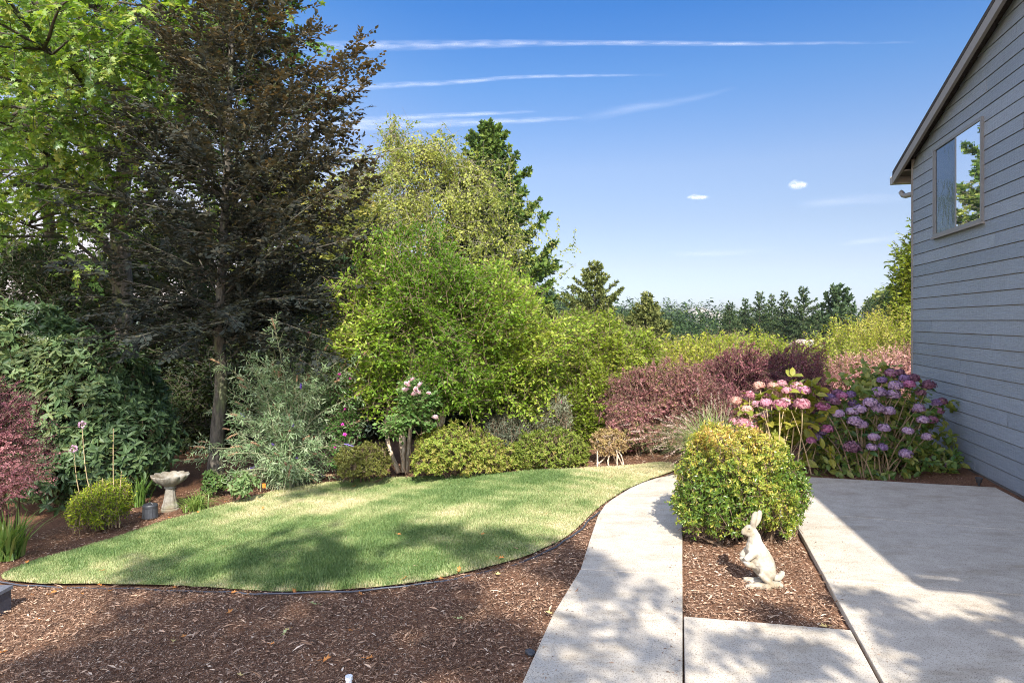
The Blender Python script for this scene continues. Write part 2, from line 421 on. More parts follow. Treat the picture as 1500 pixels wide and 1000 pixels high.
def groundmat():
    m, N, Lk, b = mat('valley floor'); v = objco(N, Lk)
    n1 = noise(N, Lk, .05, 8, .65, v); r1 = ramp(N, [(.35, (.035, .055, .022)), (.6, (.07, .09, .035)), (.75, (.13, .12, .06))]); Lk.new(n1.outputs[0], r1.inputs[0])
    Lk.new(r1.outputs[0], b.inputs['Base Color']); b.inputs['Roughness'].default_value = .95
    return m
def build_ground():
    ys = np.concatenate([np.linspace(-40, 16, 57), np.geomspace(17, 1000, 60)])
    ts = np.linspace(-1, 1, 121)
    Y, T = np.meshgrid(ys, ts, indexing='ij'); X = T * (np.maximum(Y, 25) * 1.3 + 15)
    Z = g(X, Y) - np.where(Y < 15, .13, .05) + np.where(Y > 40, 1, 0) * np.clip((Y - 40) / 200, 0, 1) * 1.2 * wave(X, Y, 4, .02)
    V = np.stack([X, Y, Z], -1).reshape(-1, 3); ny, nx = X.shape
    i = (np.arange(ny - 1)[:, None] * nx + np.arange(nx - 1)[None]).ravel()
    T_ = np.concatenate([np.stack([i, i + 1, i + nx + 1], -1), np.stack([i, i + nx + 1, i + nx], -1)])
    q = Geo(); q.add(V, T_); struct(q.build('ground', groundmat(), smooth=True))
build_ground()

q = Geo(); sheet(q, np.array([(-11, -3.5), (6.5, -3.5), (8.5, 9), (9, 13.6), (-13, 13.6)], float), -.02, .22, .004, 5)
struct(q.build('mulch_bed', M_mulch, smooth=True))
LAWN_PX = [(3, 845), (50, 822), (100, 808), (170, 787), (240, 765), (310, 745), (370, 727), (420, 716), (480, 707), (540, 701.5), (620, 698.5), (700, 695.5), (770, 691), (850, 686.5), (920, 682), (965, 678), (992, 681),
           (990, 688), (958, 700), (928, 712), (902, 726), (880, 741), (862, 757), (845, 774), (825, 789), (800, 801), (770, 815), (720, 829), (680, 839), (620, 851), (540, 861), (450, 866), (380, 865), (320, 861), (240, 857), (150, 855), (80, 855), (30, 852)]
LAWN = smooth_loop([G(*p)[:2] for p in LAWN_PX], 4)
def lawnmat():
    m, N, Lk, b = mat('lawn thatch'); v = objco(N, Lk)
    n1 = noise(N, Lk, 1.3, 5, .6, v); n2 = noise(N, Lk, 40, 4, .7, v)
    r1 = ramp(N, [(.35, (.16, .21, .06)), (.55, (.28, .28, .10)), (.7, (.42, .35, .18))]); Lk.new(n1.outputs[0], r1.inputs[0])
    r2 = ramp(N, [(.3, (.5, .5, .5)), (.7, (1.1, 1.1, 1.1))]); Lk.new(n2.outputs[0], r2.inputs[0])
    Lk.new(mixc(N, Lk, 1.0, r1.outputs[0], r2.outputs[0], 'MULTIPLY'), b.inputs['Base Color']); b.inputs['Roughness'].default_value = .9
    bump(N, Lk, n2.outputs[0], .6, .02, b); return m
q = Geo(); sheet(q, LAWN, .004, .12, .002, 6); struct(q.build('lawn', lawnmat(), smooth=True))

def build_grass():
    r = rng(11); n = 470000; p = poly_fill(LAWN, n, r); x, y = p[:, 0], p[:, 1]
    dry = .9 * wave(x, y * 1.3, 21, 1.5) + .55 * wave(x, y, 22, 5) + .35 * wave(x, y, 23, 16)
    dry = np.clip(.45 + .21 * dry + .18 * np.clip((x - .0) / 1.2, -1, 1) , 0, 1)
    # edges of the lawn scalped and dry
    e = np.min(np.stack([np.hypot(x - a, y - b) for a, b in LAWN[60:][::3]]), 0); edge = np.exp(-(e / .10) ** 2) * (r.uniform(size=n) < .8)
    dry = np.clip(np.maximum(dry, edge * .85), 0, 1)
    h = r.uniform(.011, .027, n) * (1 - .35 * dry) * (1 + .2 * wave(x, y, 31, 4)); a = r.uniform(0, 6.283, n); ln = r.uniform(.1, .9, n) * h
    z = g(x, y) + .002; wd = r.uniform(.0014, .0028, n) * (1 + .15 * np.maximum(y - 3, 0))
    b0 = np.stack([x, y, z], -1); dx = np.stack([np.cos(a), np.sin(a), 0 * a], -1); tip = b0 + np.stack([np.sin(a) * ln, -np.cos(a) * ln, h], -1)
    V = np.stack([b0 - dx * wd[:, None], b0 + dx * wd[:, None], tip], 1).reshape(-1, 3)
    tone = np.clip(dry + r.normal(0, .13, n), 0, 1)
    q = Geo(); q.add(V, np.arange(3 * n).reshape(-1, 3), np.repeat(tone, 3))
    m = leafmat('lawn grass', [(.10, .17, .048), (.20, .27, .092), (.34, .37, .16), (.52, .47, .26), (.62, .53, .33)], tr=.3, rough=.5, spec=.25, trc=(1.1, 1.1, .7))
    o = struct(q.build('grass', m), 'stuff')
build_grass()

def slab(bm_list, name, t=.11, top=.014):
    import bmesh
    bm = bmesh.new()
    for poly in bm_list:
        pp = np.array(poly, float); c = pp.mean(0); d = nrm(c - pp); pp = pp + d * .0035
        ar = 0.5 * sum(pp[i - 1][0] * pp[i][1] - pp[i][0] * pp[i - 1][1] for i in range(len(pp)))
        if ar < 0: pp = pp[::-1]
        lo = [bm.verts.new((x, y, top - t)) for x, y in pp]; hi = [bm.verts.new((x, y, top)) for x, y in pp]
        bm.faces.new(hi); bm.faces.new(lo[::-1])
        for i in range(len(pp)): bm.faces.new((lo[i - 1], lo[i], hi[i], hi[i - 1]))
    bm.normal_update(); me = bpy.data.meshes.new(name); bm.to_mesh(me); bm.free(); me.materials.append(M_conc)
    o = bpy.data.objects.new(name, me); C.objects.link(o)
    b = o.modifiers.new('edge', 'BEVEL'); b.width = .007; b.segments = 2; b.limit_method = 'ANGLE'; b.angle_limit = R(50)
    return struct(o)
PATH3 = [(.80, 5.9), (.88, 6.07), (.97, 6.23), (1.11, 6.48), (1.28, 6.72), (1.46, 6.91), (1.66, 7.06), (2.0, 7.17), (2.35, 7.14), (2.62, 7.07), (2.5, 6.4), (2.2, 6.32), (1.85, 6.2), (1.6, 6.03), (1.43, 5.72)]
slab([[(.10, .4), (1.067, 4.267), (.437, 4.37), (.22, 3.7), (-.1, 2.44), (-.61, .4)],
      [(1.067, 4.267), (1.43, 5.72), (.80, 5.9), (.70, 5.58), (.56, 4.95), (.437, 4.37)], PATH3], 'path')
slab([[(2.305, 5.69), (4.26, 5.03), (4.62, 6.52), (2.62, 7.07), (2.5, 6.4)], [(2.302, 5.69), (1.93, 4.2), (3.93, 3.72), (4.26, 5.03)],
      [(1.93, 4.2), (.98, .4), (3.1, .4), (3.93, 3.72)], [(.925, 3.68), (.12, .4), (.965, .4), (1.745, 3.516)]], 'patio')

# black plastic edging strip round the lawn
def build_edging():
    r = rng(5); q = Geo(); L = np.array(LAWN); c = L.mean(0)
    m = len(L); i0, i1 = 25, m + 6
    idx = [i % m for i in range(66, 66 + 86)]
    pts = []
    for k in idx:
        t = nrm(L[(k + 1) % m] - L[k - 1]); o = np.array([-t[1], t[0]]); o = o if np.dot(o, L[k] - c) > 0 else -o
        x, y = L[k] + o * (.035 + .008 * math.sin(k * .9)); pts.append((x, y, g(x, y) - .008 + .011 * math.sin(k * .21 + 1.0) + .003 * math.sin(k * 1.7)))
    q.tube(pts, .0062, 8); q2 = q.build('lawn_edging', plain('black plastic', (.045, .05, .065), .35, .5, .1, 30, .05), smooth=True)
    tag(q2, 'long black plastic edging strip curving between the mulch and the lawn', 'garden edging')
build_edging()

def chips(n, q, r, seed_tone):
    p = poly_fill(np.array(q), n, r); z = g(p[:, 0], p[:, 1]) - .012
    pos = np.column_stack([p, z + r.uniform(0, .008, n)])
    a = r.uniform(0, 6.283, n); ax = np.column_stack([np.cos(a), np.sin(a), r.normal(0, .22, n)]); nn = np.column_stack([r.normal(0, .45, (n, 2)), np.ones(n)])
    L = np.clip(r.lognormal(math.log(.0115), .62, n), .006, .085); W = np.clip(L * r.uniform(.10, .4, n), .002, .012)
    return pos, ax, nn, L, W, np.clip(r.beta(1.3, 3.4, n) + seed_tone, 0, 1)
CH_FRONT = [(-3.6, 2.6), (.02, 2.6), (.55, 4.6), (1.4, 6.8), (1.9, 7.15), (1.4, 7.0), (.9, 6.4), (.55, 5.6), (.1, 5.0), (-.6, 4.7), (-1.5, 4.6), (-2.6, 4.8), (-4.0, 5.2), (-5.6, 5.6), (-4.6, 3.2)]
CH_PLANT = [(.93, 3.69), (1.74, 3.53), (2.2, 5.4), (2.3, 6.1), (1.6, 6.0), (1.42, 5.7)]
def chip_mat():
    m, N, Lk, b = mat('mulch chips'); a = N.new('ShaderNodeAttribute'); a.attribute_name = 'rnd'
    rp = ramp(N, [(0, (.050, .027, .017)), (.25, (.22, .135, .086)), (.5, (.39, .25, .165)), (.72, (.52, .40, .29)), (1, (.64, .54, .44))])
    Lk.new(a.outputs['Fac'], rp.inputs[0]); Lk.new(rp.outputs[0], b.inputs['Base Color']); b.inputs['Roughness'].default_value = .85; b.inputs['Specular IOR Level'].default_value = .2
    return m
def build_chips():
    r = rng(77); q = Geo()
    for n, poly, tn in ((150000, CH_FRONT, 0.0), (24000, CH_PLANT, .07)): put_leaves(q, *chips(n, poly, r, tn), 'rh')
    # beds behind the lawn, along its outer edge, and the bed by the house
    L = np.array(LAWN); c = L.mean(0); back = []
    for k in range(0, 72):
        d = nrm(L[k] - c); back.append(L[k] + d * .02)
    outer = [L[k] + nrm(L[k] - c) * 1.3 for k in range(71, -1, -1)]
    put_leaves(q, *chips(40000, np.array(back + outer), r, .02), 'rh')
    put_leaves(q, *chips(3500, np.array([(2.7, 7.1), (4.6, 6.58), (5.3, 9), (3, 9)]), r, -.03), 'rh')
    # crumbs spilled on to the concrete
    n = 420; y = r.uniform(2.6, 5.6, n); side = r.integers(0, 3, n); off = np.abs(r.normal(0, .05, n)) + r.uniform(0, .35, n) * (r.uniform(size=n) < .12)
    x = np.where(side == 0, -.71 + .25 * y + .03 + off, np.where(side == 1, .25 * y - .02 - off, .88 + .25 * y + .03 + off)); pos = np.column_stack([x, y, np.full(n, .0165)])
    a = r.uniform(0, 6.283, n); L = np.clip(r.lognormal(math.log(.009), .5, n), .004, .03)
    put_leaves(q, pos, np.column_stack([np.cos(a), np.sin(a), np.zeros(n)]), np.column_stack([r.normal(0, .1, (n, 2)), np.ones(n)]), L, L * .35, r.uniform(.05, .6, n), 'rh')
    struct(q.build('mulch_chips', chip_mat()), 'stuff')
build_chips()

# ------------------------------------------------------------------ house
HX = 3.12; HN = np.array([-.970, .2425, 0]); HU = np.array([.2425, .970, 0]); HV = np.array([.970, -.2425, 0]); UP = np.array([0, 0, 1.0])
Y_FAR, Y_NEAR, Y_RIDGE, Z_EAVE, SLOPE = 9.2, .5, 4.85, 3.74, .31
def Wp(y, z, off=0.0): return np.array([HX + .25 * y, y, z]) + HN * off
def zroof(y): return Z_EAVE + SLOPE * (min(Y_FAR - y, y - Y_NEAR))
def yrange(z):
    """extent of the gable wall at height z"""
    if z <= Z_EAVE: return Y_NEAR, Y_FAR
    k = (z - Z_EAVE) / SLOPE; return Y_NEAR + k, Y_FAR - k
def build_house():
    h = thing('house', 'two storey house with weathered grey lap siding, low gable roof and one upper window', 'house', (HX + .25 * Y_FAR, Y_FAR, 0))
    m, N, Lk, b = mat('grey lap siding'); a = N.new('ShaderNodeAttribute'); a.attribute_name = 'rnd'
    v = objco(N, Lk, (3, 3, 30)); n1 = noise(N, Lk, 3.0, 7, .7, v); v2 = objco(N, Lk, (60, 60, 5)); n3 = noise(N, Lk, 1.0, 5, .7, v2); n2 = noise(N, Lk, .8, 4, .6, objco(N, Lk))
    rp = ramp(N, [(0, (.195, .235, .285)), (1, (.245, .285, .335))]); Lk.new(a.outputs['Fac'], rp.inputs[0])
    r1 = ramp(N, [(.3, (.84, .84, .84)), (.7, (1.1, 1.1, 1.1))]); Lk.new(n1.outputs[0], r1.inputs[0])
    c = mixc(N, Lk, 1.0, rp.outputs[0], r1.outputs[0], 'MULTIPLY')
    r2 = ramp(N, [(.4, (1, 1, 1)), (.75, (.87, .85, .80))]); Lk.new(n2.outputs[0], r2.inputs[0])
    Lk.new(mixc(N, Lk, 1.0, c, r2.outputs[0], 'MULTIPLY'), b.inputs['Base Color']); b.inputs['Roughness'].default_value = .42; b.inputs['Specular IOR Level'].default_value = .5
    ad = N.new('ShaderNodeMath'); ad.operation = 'ADD'; Lk.new(n1.outputs[0], ad.inputs[0]); Lk.new(n3.outputs[0], ad.inputs[1]); bump(N, Lk, ad.outputs[0], .75, .012, b)
    q = Geo(); r = rng(3); z = 0.0; ex = .1455; k = 0
    while z < zroof(Y_RIDGE) + .1:
        y0b, y1b = yrange(z); y0t, y1t = yrange(z + ex)
        if y1t <= y0t: y0t = y1t = Y_RIDGE
        cuts = sorted(r.uniform(Y_NEAR + .5, Y_FAR - .4, r.integers(1, 3)))
        eb = [y0b] + [c_ for c_ in cuts if y0b < c_ < y1b] + [y1b]
        for i in range(len(eb) - 1):
            a0, a1 = eb[i] + (.004 if i else 0), eb[i + 1] - (.004 if i < len(eb) - 2 else 0)
            t0, t1 = max(a0, y0t), min(a1, y1t)
            if t1 < t0: t0 = t1 = (t0 + t1) / 2
            tone = r.uniform(0, 1); ob, ot = .018 + r.normal(0, .0012), .013
            zb = z + .009; A, B, D_, E_ = Wp(a0, zb, ob), Wp(a1, zb, ob), Wp(t1, z + ex, ot), Wp(t0, z + ex, ot)
            q.quad(A, E_, D_, B, tone); q.quad(Wp(a0, zb, 0), A, B, Wp(a1, zb, 0), tone)
            q.quad(Wp(a0, zb, 0), Wp(t0, z + ex, 0), E_, A, tone); q.quad(B, D_, Wp(t1, z + ex, 0), Wp(a1, zb, 0), tone)
        z += ex; k += 1
    q.build('siding', m, h)
    # shell behind the siding (gable wall core and the other three walls)
    q = Geo(); dp = 9.0; ym = Y_RIDGE
    for o_, s in ((-.002, 1), (-dp, -1)):
        pts = [Wp(Y_NEAR, -.25, o_), Wp(Y_FAR, -.25, o_), Wp(Y_FAR, Z_EAVE, o_), Wp(ym, zroof(ym), o_), Wp(Y_NEAR, Z_EAVE, o_)]
        q.add(pts, [(0, 1, 2), (0, 2, 4), (2, 3, 4)])
    for yy in (Y_NEAR, Y_FAR): q.quad(Wp(yy, -.25, -.002), Wp(yy, -.25, -dp), Wp(yy, Z_EAVE, -dp), Wp(yy, Z_EAVE, -.002))
    q.build('wall', plain('grey wall paint', (.23, .23, .225), .8, .2, .08, 3, .1), h)
    q = Geo(); q.box(Wp(Y_NEAR, -.35, -.02), HU * (Y_FAR - Y_NEAR) * 1.0308, HN * .024, UP * .345); q.build('foundation', plain('foundation concrete', (.13, .12, .115), .9, .2, .25, 8, .3), h)
    trim = plain('tan grey trim paint', (.21, .205, .195), .6, .3, .06, 20, .08)
    q = Geo(); q.box(Wp(Y_FAR, -.02, -.03), HU * .022, HN * .062, UP * (Z_EAVE + .06)); q.build('corner_board', trim, h)
    # roof planes with thickness, overhanging the gable by .14 and the eaves by .42
    th = .13; og, oe = .15, .42; rm = plain('dark asphalt shingles', (.055, .05, .045), .9, .2, .4, 40, .6, .02)
    rf = Geo(); ly = 9.4
    for sgn, ye in ((1, Y_FAR), (-1, Y_NEAR)):
        e1 = ye + sgn * oe
        ze = Z_EAVE - SLOPE * oe; zr = zroof(ym); lift = .05
        a0 = Wp(e1, ze + lift, og); a1 = Wp(ym, zr + lift, og)
        prof = a1 - a0; rf.box(a0, prof, -HN * (ly + og * 2), UP * .05)
    ro = rf.build('roof', rm, h)
    q = Geo()                                         # barge boards along both rakes
    for sgn, ye in ((1, Y_FAR), (-1, Y_NEAR)):
        e1 = ye + sgn * (oe - .01); a0 = Wp(e1, Z_EAVE - SLOPE * oe + .048, og - .004); a1 = Wp(ym, zroof(ym) + .048, og - .004)
        q.box(a0 - UP * .115, a1 - a0, -HN * .035, UP * .115)
    q.build('barge_board', trim, h)
    sfm = plain('brown soffit', (.10, .085, .07), .8, .2, .1, 20, .1)
    q = Geo()                                         # soffit under the eave and rake
    for sgn, ye in ((1, Y_FAR), (-1, Y_NEAR)):
        a0 = Wp(ye + sgn * .02, Z_EAVE - .11, og - .045); q = Geo(); q.box(a0, HU * sgn * (oe - .05) * 1.03, -HN * ly, UP * .02); q.build('soffit', sfm, h)
    gm = plain('painted gutter metal', (.23, .22, .205), .4, .5, .08, 20, .02)
    q = Geo(); ye = Y_FAR + oe; zt = Z_EAVE - SLOPE * oe + .045
    q.box(Wp(ye + .005, zt - .115, og + .0), HU * .11, -HN * ly, UP * .012)
    q.box(Wp(ye + .005, zt - .103, og + .0), HU * .012, -HN * ly, UP * .11); q.box(Wp(ye + .102, zt - .103, og + .0), HU * .014, -HN * ly, UP * .105)
    q.box(Wp(ye + .017, zt - .103, og + .0), HU * .083, -HN * .01, UP * .085)
    q.build('gutter', gm, h)
    q = Geo(); q.box(Wp(Y_NEAR - oe - .115, zt - .115, og), HU * .11, -HN * ly, UP * .115); q.build('gutter', gm, h)
    q = Geo(); p0 = Wp(ye + .06, zt - .11, .02); p1 = p0 - UP * .12; p2 = p1 - UP * .07 - HU * .10 - HN * .03; p3 = Wp(Y_FAR + .045, p2[2] - .02, -.07)
    q.tube([p0, p1 * .7 + p0 * .3, p1, (p1 + p2) / 2 - UP * .02, p2, p3, p3 - UP * .06 - HU * .02], .036, 8)
    q.tube([p3 - UP * .03, p3 - UP * 3.0], .036, 8); q.build('downspout', gm, h, smooth=True)
    # window: outer frame, centre post, a screened sash and a clear sash
    wy0, wy1, wz0, wz1 = 7.03, 8.40, 2.63, 3.71; lw = (wy1 - wy0) * 1.0308
    wf = plain('bronze window frame', (.16, .165, .168), .45, .5, .06, 20, .02)
    q = Geo(); t = .032; o0 = .0; d = .042
    q.box(Wp(wy0, wz0, o0), HU * lw, HN * d, UP * t); q.box(Wp(wy0, wz1 - t, o0), HU * lw, HN * d, UP * t)
    q.box(Wp(wy0, wz0 + t, o0), HU * t, HN * d, UP * (wz1 - wz0 - 2 * t)); q.box(Wp(wy1, wz0 + t, o0) - HU * t, HU * t, HN * d, UP * (wz1 - wz0 - 2 * t))
    yc = wy0 + (wy1 - wy0) * .50
    q.box(Wp(yc, wz0 + t, o0) - HU * .014, HU * .028, HN * (d - .006), UP * (wz1 - wz0 - 2 * t))
    q.box(Wp(wy1, wz0 + t, o0) - HU * (t + .045), HU * .045, HN * .036, UP * (wz1 - wz0 - 2 * t))
    win = q.build('window', wf, h)
    q = Geo(); q.box(Wp(wy0 - .02, wz0 - .03, 0), HU * (lw + .04), HN * .055, UP * .026); q.build('sill', trim, win)
    def glass(name, refl, tint, wob):
        m, N, Lk, b = mat(name); gl = N.new('ShaderNodeBsdfGlossy'); gl.inputs['Roughness'].default_value = .01; gl.inputs['Color'].default_value = (*tint, 1)
        b.inputs['Base Color'].default_value = (.02, .024, .03, 1); b.inputs['Roughness'].default_value = .2
        mx = N.new('ShaderNodeMixShader'); mx.inputs[0].default_value = refl; Lk.new(b.outputs[0], mx.inputs[1]); Lk.new(gl.outputs[0], mx.inputs[2]); Lk.new(mx.outputs[0], N['Material Output'].inputs['Surface'])
        n = noise(N, Lk, 1, 3, .5, objco(N, Lk, (9, 9, 5))); bp = N.new('ShaderNodeBump'); bp.inputs['Strength'].default_value = wob; bp.inputs['Distance'].default_value = .01
        Lk.new(n.outputs[0], bp.inputs['Height']); Lk.new(bp.outputs[0], gl.inputs['Normal']); return m
    z0, z1 = wz0 + t, wz1 - t
    q = Geo(); tl = .045
    q.box(Wp(wy0, z0, .026) + HU * t, HU * (lw / 2 - t - .014), HN * .006, UP * (z1 - z0)); q.build('window_pane', glass('clear pane', .86, (.95, .97, 1), .012), win)
    q = Geo(); q.box(Wp(yc, z0, .021) + HU * .014, HU * (lw / 2 - t - .059), HN * .006, UP * (z1 - z0)); q.build('window_pane', glass('screened pane', .15, (.50, .66, .90), .2), win)
    win.data.update()
build_house()
# ------------------------------------------------------------------ trees
BK_GREY = bark('grey bark with lichen', (.075, .062, .05), (.24, .21, .17), (14, 14, 4), (.14, .15, .08))
BK_DARK = bark('dark furrowed bark', (.035, .028, .022), (.11, .09, .07), (9, 9, 2.5), (.07, .08, .03))
BK_PALE = bark('pale peeling bark', (.28, .20, .13), (.58, .48, .36), (16, 16, 5))
BK_BIRCH = bark('pale branch bark', (.22, .19, .15), (.5, .46, .39), (8, 8, 3))
BK_BEECH = bark('grey beech bark', (.032, .028, .022), (.11, .096, .076), (14, 14, 4), (.11, .12, .06))
BK_BIRCH2 = bark('birch twig bark', (.10, .08, .055), (.32, .28, .22), (8, 8, 3))
BK_TWIG = plain('brown twigs', (.13, .09, .06), .85, .2, .25, 20, 0)
BK_TAN = plain('straw coloured stems', (.40, .30, .17), .8, .2, .25, 20, 0)

def tree(name, label, cat, base, trunk, trunk_r, limbs, limb_r, bmat, geo_leaf, lmat, twigs=None, group=None, k=8, twr=.006):
    t = thing(name, label, cat, base, group)
    q = Geo(); n = len(trunk)
    q.tube(trunk, trunk_r, 12)
    for l in limbs:
        lr = limb_r * np.linalg.norm(l[-1] - l[0])
        q.tube(l, np.linspace(lr, max(.004, lr * .18), len(l)), k if lr > .02 else 5)
    if twigs is not None: q.segs(twigs[0], twigs[0] + nrm(twigs[1]) * twigs[2][:, None], twr, twr * .3, 3)
    q.build('trunk', bmat, t, smooth=True)
    geo_leaf.build('crown', lmat, t)
    return t
def spline(pts, n=16):
    pts = np.array(pts, float); t = np.linspace(0, len(pts) - 1, n); i = np.minimum(t.astype(int), len(pts) - 2); f = (t - i)[:, None]
    a = pts[np.maximum(i - 1, 0)]; b = pts[i]; c = pts[i + 1]; d = pts[np.minimum(i + 2, len(pts) - 1)]
    return .5 * (2 * b + (c - a) * f + (2 * a - 5 * b + 4 * c - d) * f ** 2 + (3 * b - a - 3 * c + d) * f ** 3)

# -- copper beech: trunk beside the butterfly bush, layered limbs
def copper_beech():
    r = rng(101); b = G(314, 716); D = b[1]; b = b - UP * .06
    trunk = spline([b, P(318, 640, D), P(324, 560, D), P(322, 480, D + .05), P(326, 380, D + .1), P(332, 250, D), P(338, 100, D), P(345, -100, D), P(350, -290, D)], 22)
    tr = np.interp(np.arange(22), [0, 1, 2, 5, 12, 21], [.16, .105, .088, .075, .045, .015])
    limbs = []
    for i in range(285):
        t = r.uniform(.30, .98) ** .85; p, _ = along(trunk, np.array([t])); p = p[0]; hz = p[2]
        az = r.uniform(0, 360)
        ln = np.interp(hz, [.6, 1.2, 2.5, 4.0, 6.0], [1.1, 1.7, 1.95, 1.5, .75]) * r.uniform(.6, 1.12)
        ln *= 1 - .42 * max(0, -math.sin(R(az))) * min(1, max(0, hz - 2.2) / 1.5)
        el = np.interp(hz, [.6, 2.0, 3.2, 6.0], [-8, 8, 24, 42]) + r.normal(0, 8)
        limbs.append(limb(p, az, el, ln, r.uniform(-16, 6), r, 8, .10))
    # the long limbs that stand out against the sky on the right
    for (y0, px, py, dd) in ((330, 541, 95, 0), (300, 528, 58, .3), (345, 500, 150, .4), (380, 510, 215, -.3), (400, 505, 180, .1), (450, 548, 262, -.2), (470, 520, 300, .5), (480, 545, 350, -.1), (530, 515, 405, .1),
                             (250, 450, 40, .1), (220, 415, 10, -.3), (400, 470, 240, .2), (520, 480, 470, -.6), (340, 545, 110, .4), (360, 505, 190, -.5), (430, 540, 240, .3), (440, 525, 255, -.6), (460, 535, 285, .1), (470, 548, 330, .4), (490, 530, 345, -.5), (500, 540, 375, .2), (510, 505, 430, .3), (320, 525, 80, -.4), (540, 250, 520, -.7), (520, 215, 430, -.5), (500, 205, 340, -.2), (480, 470, 440, -.9), (420, 215, 260, .1)):
        i = int(np.argmin(np.abs(trunk[:, 2] - P(0, y0, D)[2]))); a = trunk[i]; e = P(px, py, D + dd)
        mid = (a + e) / 2 + np.array([0, 0, .12]) + r.normal(0, .07, 3); limbs.append(spline([a, mid, e], 8))
    S, Dv, L = limb_twigs(limbs, .055, .42, r, 48, .85, .12, .58, dz=-.02)
    q = Geo(); zt = S[:, 2]; tone = np.clip(.12 + .16 * (zt - 2.4) + .20 * (S[:, 0] - b[0]) * (zt > 2.2) + r.normal(0, .13, len(S)), 0, 1)  # sunlit bronze put into the leaf tone, rising towards the upper right
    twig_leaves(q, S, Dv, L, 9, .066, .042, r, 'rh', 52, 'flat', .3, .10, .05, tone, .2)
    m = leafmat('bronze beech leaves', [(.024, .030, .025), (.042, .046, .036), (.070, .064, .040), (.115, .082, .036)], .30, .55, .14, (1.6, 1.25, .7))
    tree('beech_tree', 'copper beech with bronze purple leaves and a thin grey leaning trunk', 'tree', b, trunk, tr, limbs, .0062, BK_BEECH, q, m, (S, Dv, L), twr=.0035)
copper_beech()

# -- bigleaf maple: upper left, lit green leaves hanging over the frame
def maple(name, label, px, py_base, D, tops, limbs_px, n_extra, seed, cols, leaf, per, trunk_r=.2, sp=.17, tl=.75, group=None):
    r = rng(seed); x = (px - 750) / 1000 * D; b = np.array([x, D, g(x, D) - .1])
    trunk = spline([b] + [P(a, c, D + e) for a, c, e in tops], 14)
    limbs = []
    for (y0, pts) in limbs_px:
        i = int(np.argmin(np.abs(trunk[:, 2] - P(0, y0, D)[2]))); limbs.append(spline([trunk[i]] + [P(a, c, D + e) for a, c, e in pts], 9))
    prim = list(limbs)
    for i in range(n_extra):
        l = prim[r.integers(len(prim))]; t = r.uniform(.25, .98); p, d = along(l, np.array([t]))
        limbs.append(limb(p[0], r.uniform(0, 360), r.uniform(-20, 40), r.uniform(.7, 1.9) * D / 11, -25, r, 6, .15))
    S, Dv, L = limb_twigs(limbs, sp, tl, r, 55, .6, .12, .4, dz=-.12)
    q = Geo(); twig_leaves(q, S, Dv, L, per, leaf, leaf * 1.05, r, 'maple', 65, 'flat', .4, .22, .15, None, .22)
    return tree(name, label, 'tree', b, trunk, np.linspace(trunk_r, trunk_r * .35, 14), limbs, .014, BK_DARK, q, leafmat(name + ' leaves', cols, .42, .4, .4, (1.5, 1.6, .55)), (S, Dv, L), group, twr=.006)
maple('maple_tree', 'tall bigleaf maple spreading large bright green leaves at the upper left, dark limbs', 172, 620, 11.5,
      [(176, 520, 0), (180, 420, 0), (175, 320, .1), (190, 200, .3), (215, 60, .2), (240, -130, 0)],
      [(420, [(120, 360, -.3), (40, 330, -.8), (-60, 290, -1)]), (330, [(110, 190, -.2), (55, 130, -.5), (0, 80, -.8), (-70, 30, -1)]), (300, [(100, 110, .3), (60, 20, .2), (30, -80, 0)]),
       (260, [(230, 150, -.8), (290, 90, -1.5), (330, 20, -2)]), (220, [(150, 60, -1), (130, -20, -1.6), (100, -100, -2)]), (340, [(250, 260, -1), (300, 200, -1.8)]),
       (380, [(90, 280, 1), (20, 200, 1.5), (-60, 150, 2)]), (180, [(270, 40, .6), (300, -60, 1)]), (300, [(60, 220, -1.4), (-10, 150, -2.4)]), (250, [(120, 120, -2), (60, 70, -3)]), (200, [(230, 80, -2), (250, 10, -3)])],
      150, 202, [(.06, .115, .028), (.125, .205, .040), (.19, .27, .055), (.30, .31, .07)], .078, 13, sp=.10)
maple('maple_tree', 'second maple far left behind the rhododendron, pale yellow green, dark trunk', 72, 620, 15.5,
      [(74, 500, 0), (76, 400, 0), (70, 300, .1), (60, 150, .3), (50, -50, 0)],
      [(420, [(20, 350, -.3), (-40, 320, -.8)]), (360, [(120, 270, -.2), (160, 220, -.5)]), (330, [(30, 220, .3), (-20, 170, .2)]), (300, [(110, 160, .3), (150, 60, .2)]), (230, [(20, 120, 0), (-30, 40, 0)]), (150, [(90, 20, 0), (120, -80, 0)]), (320, [(200, 300, 0), (250, 260, .5)])],
      80, 203, [(.07, .10, .02), (.14, .19, .03), (.22, .25, .05), (.33, .27, .06)], .11, 10, .18, .15)

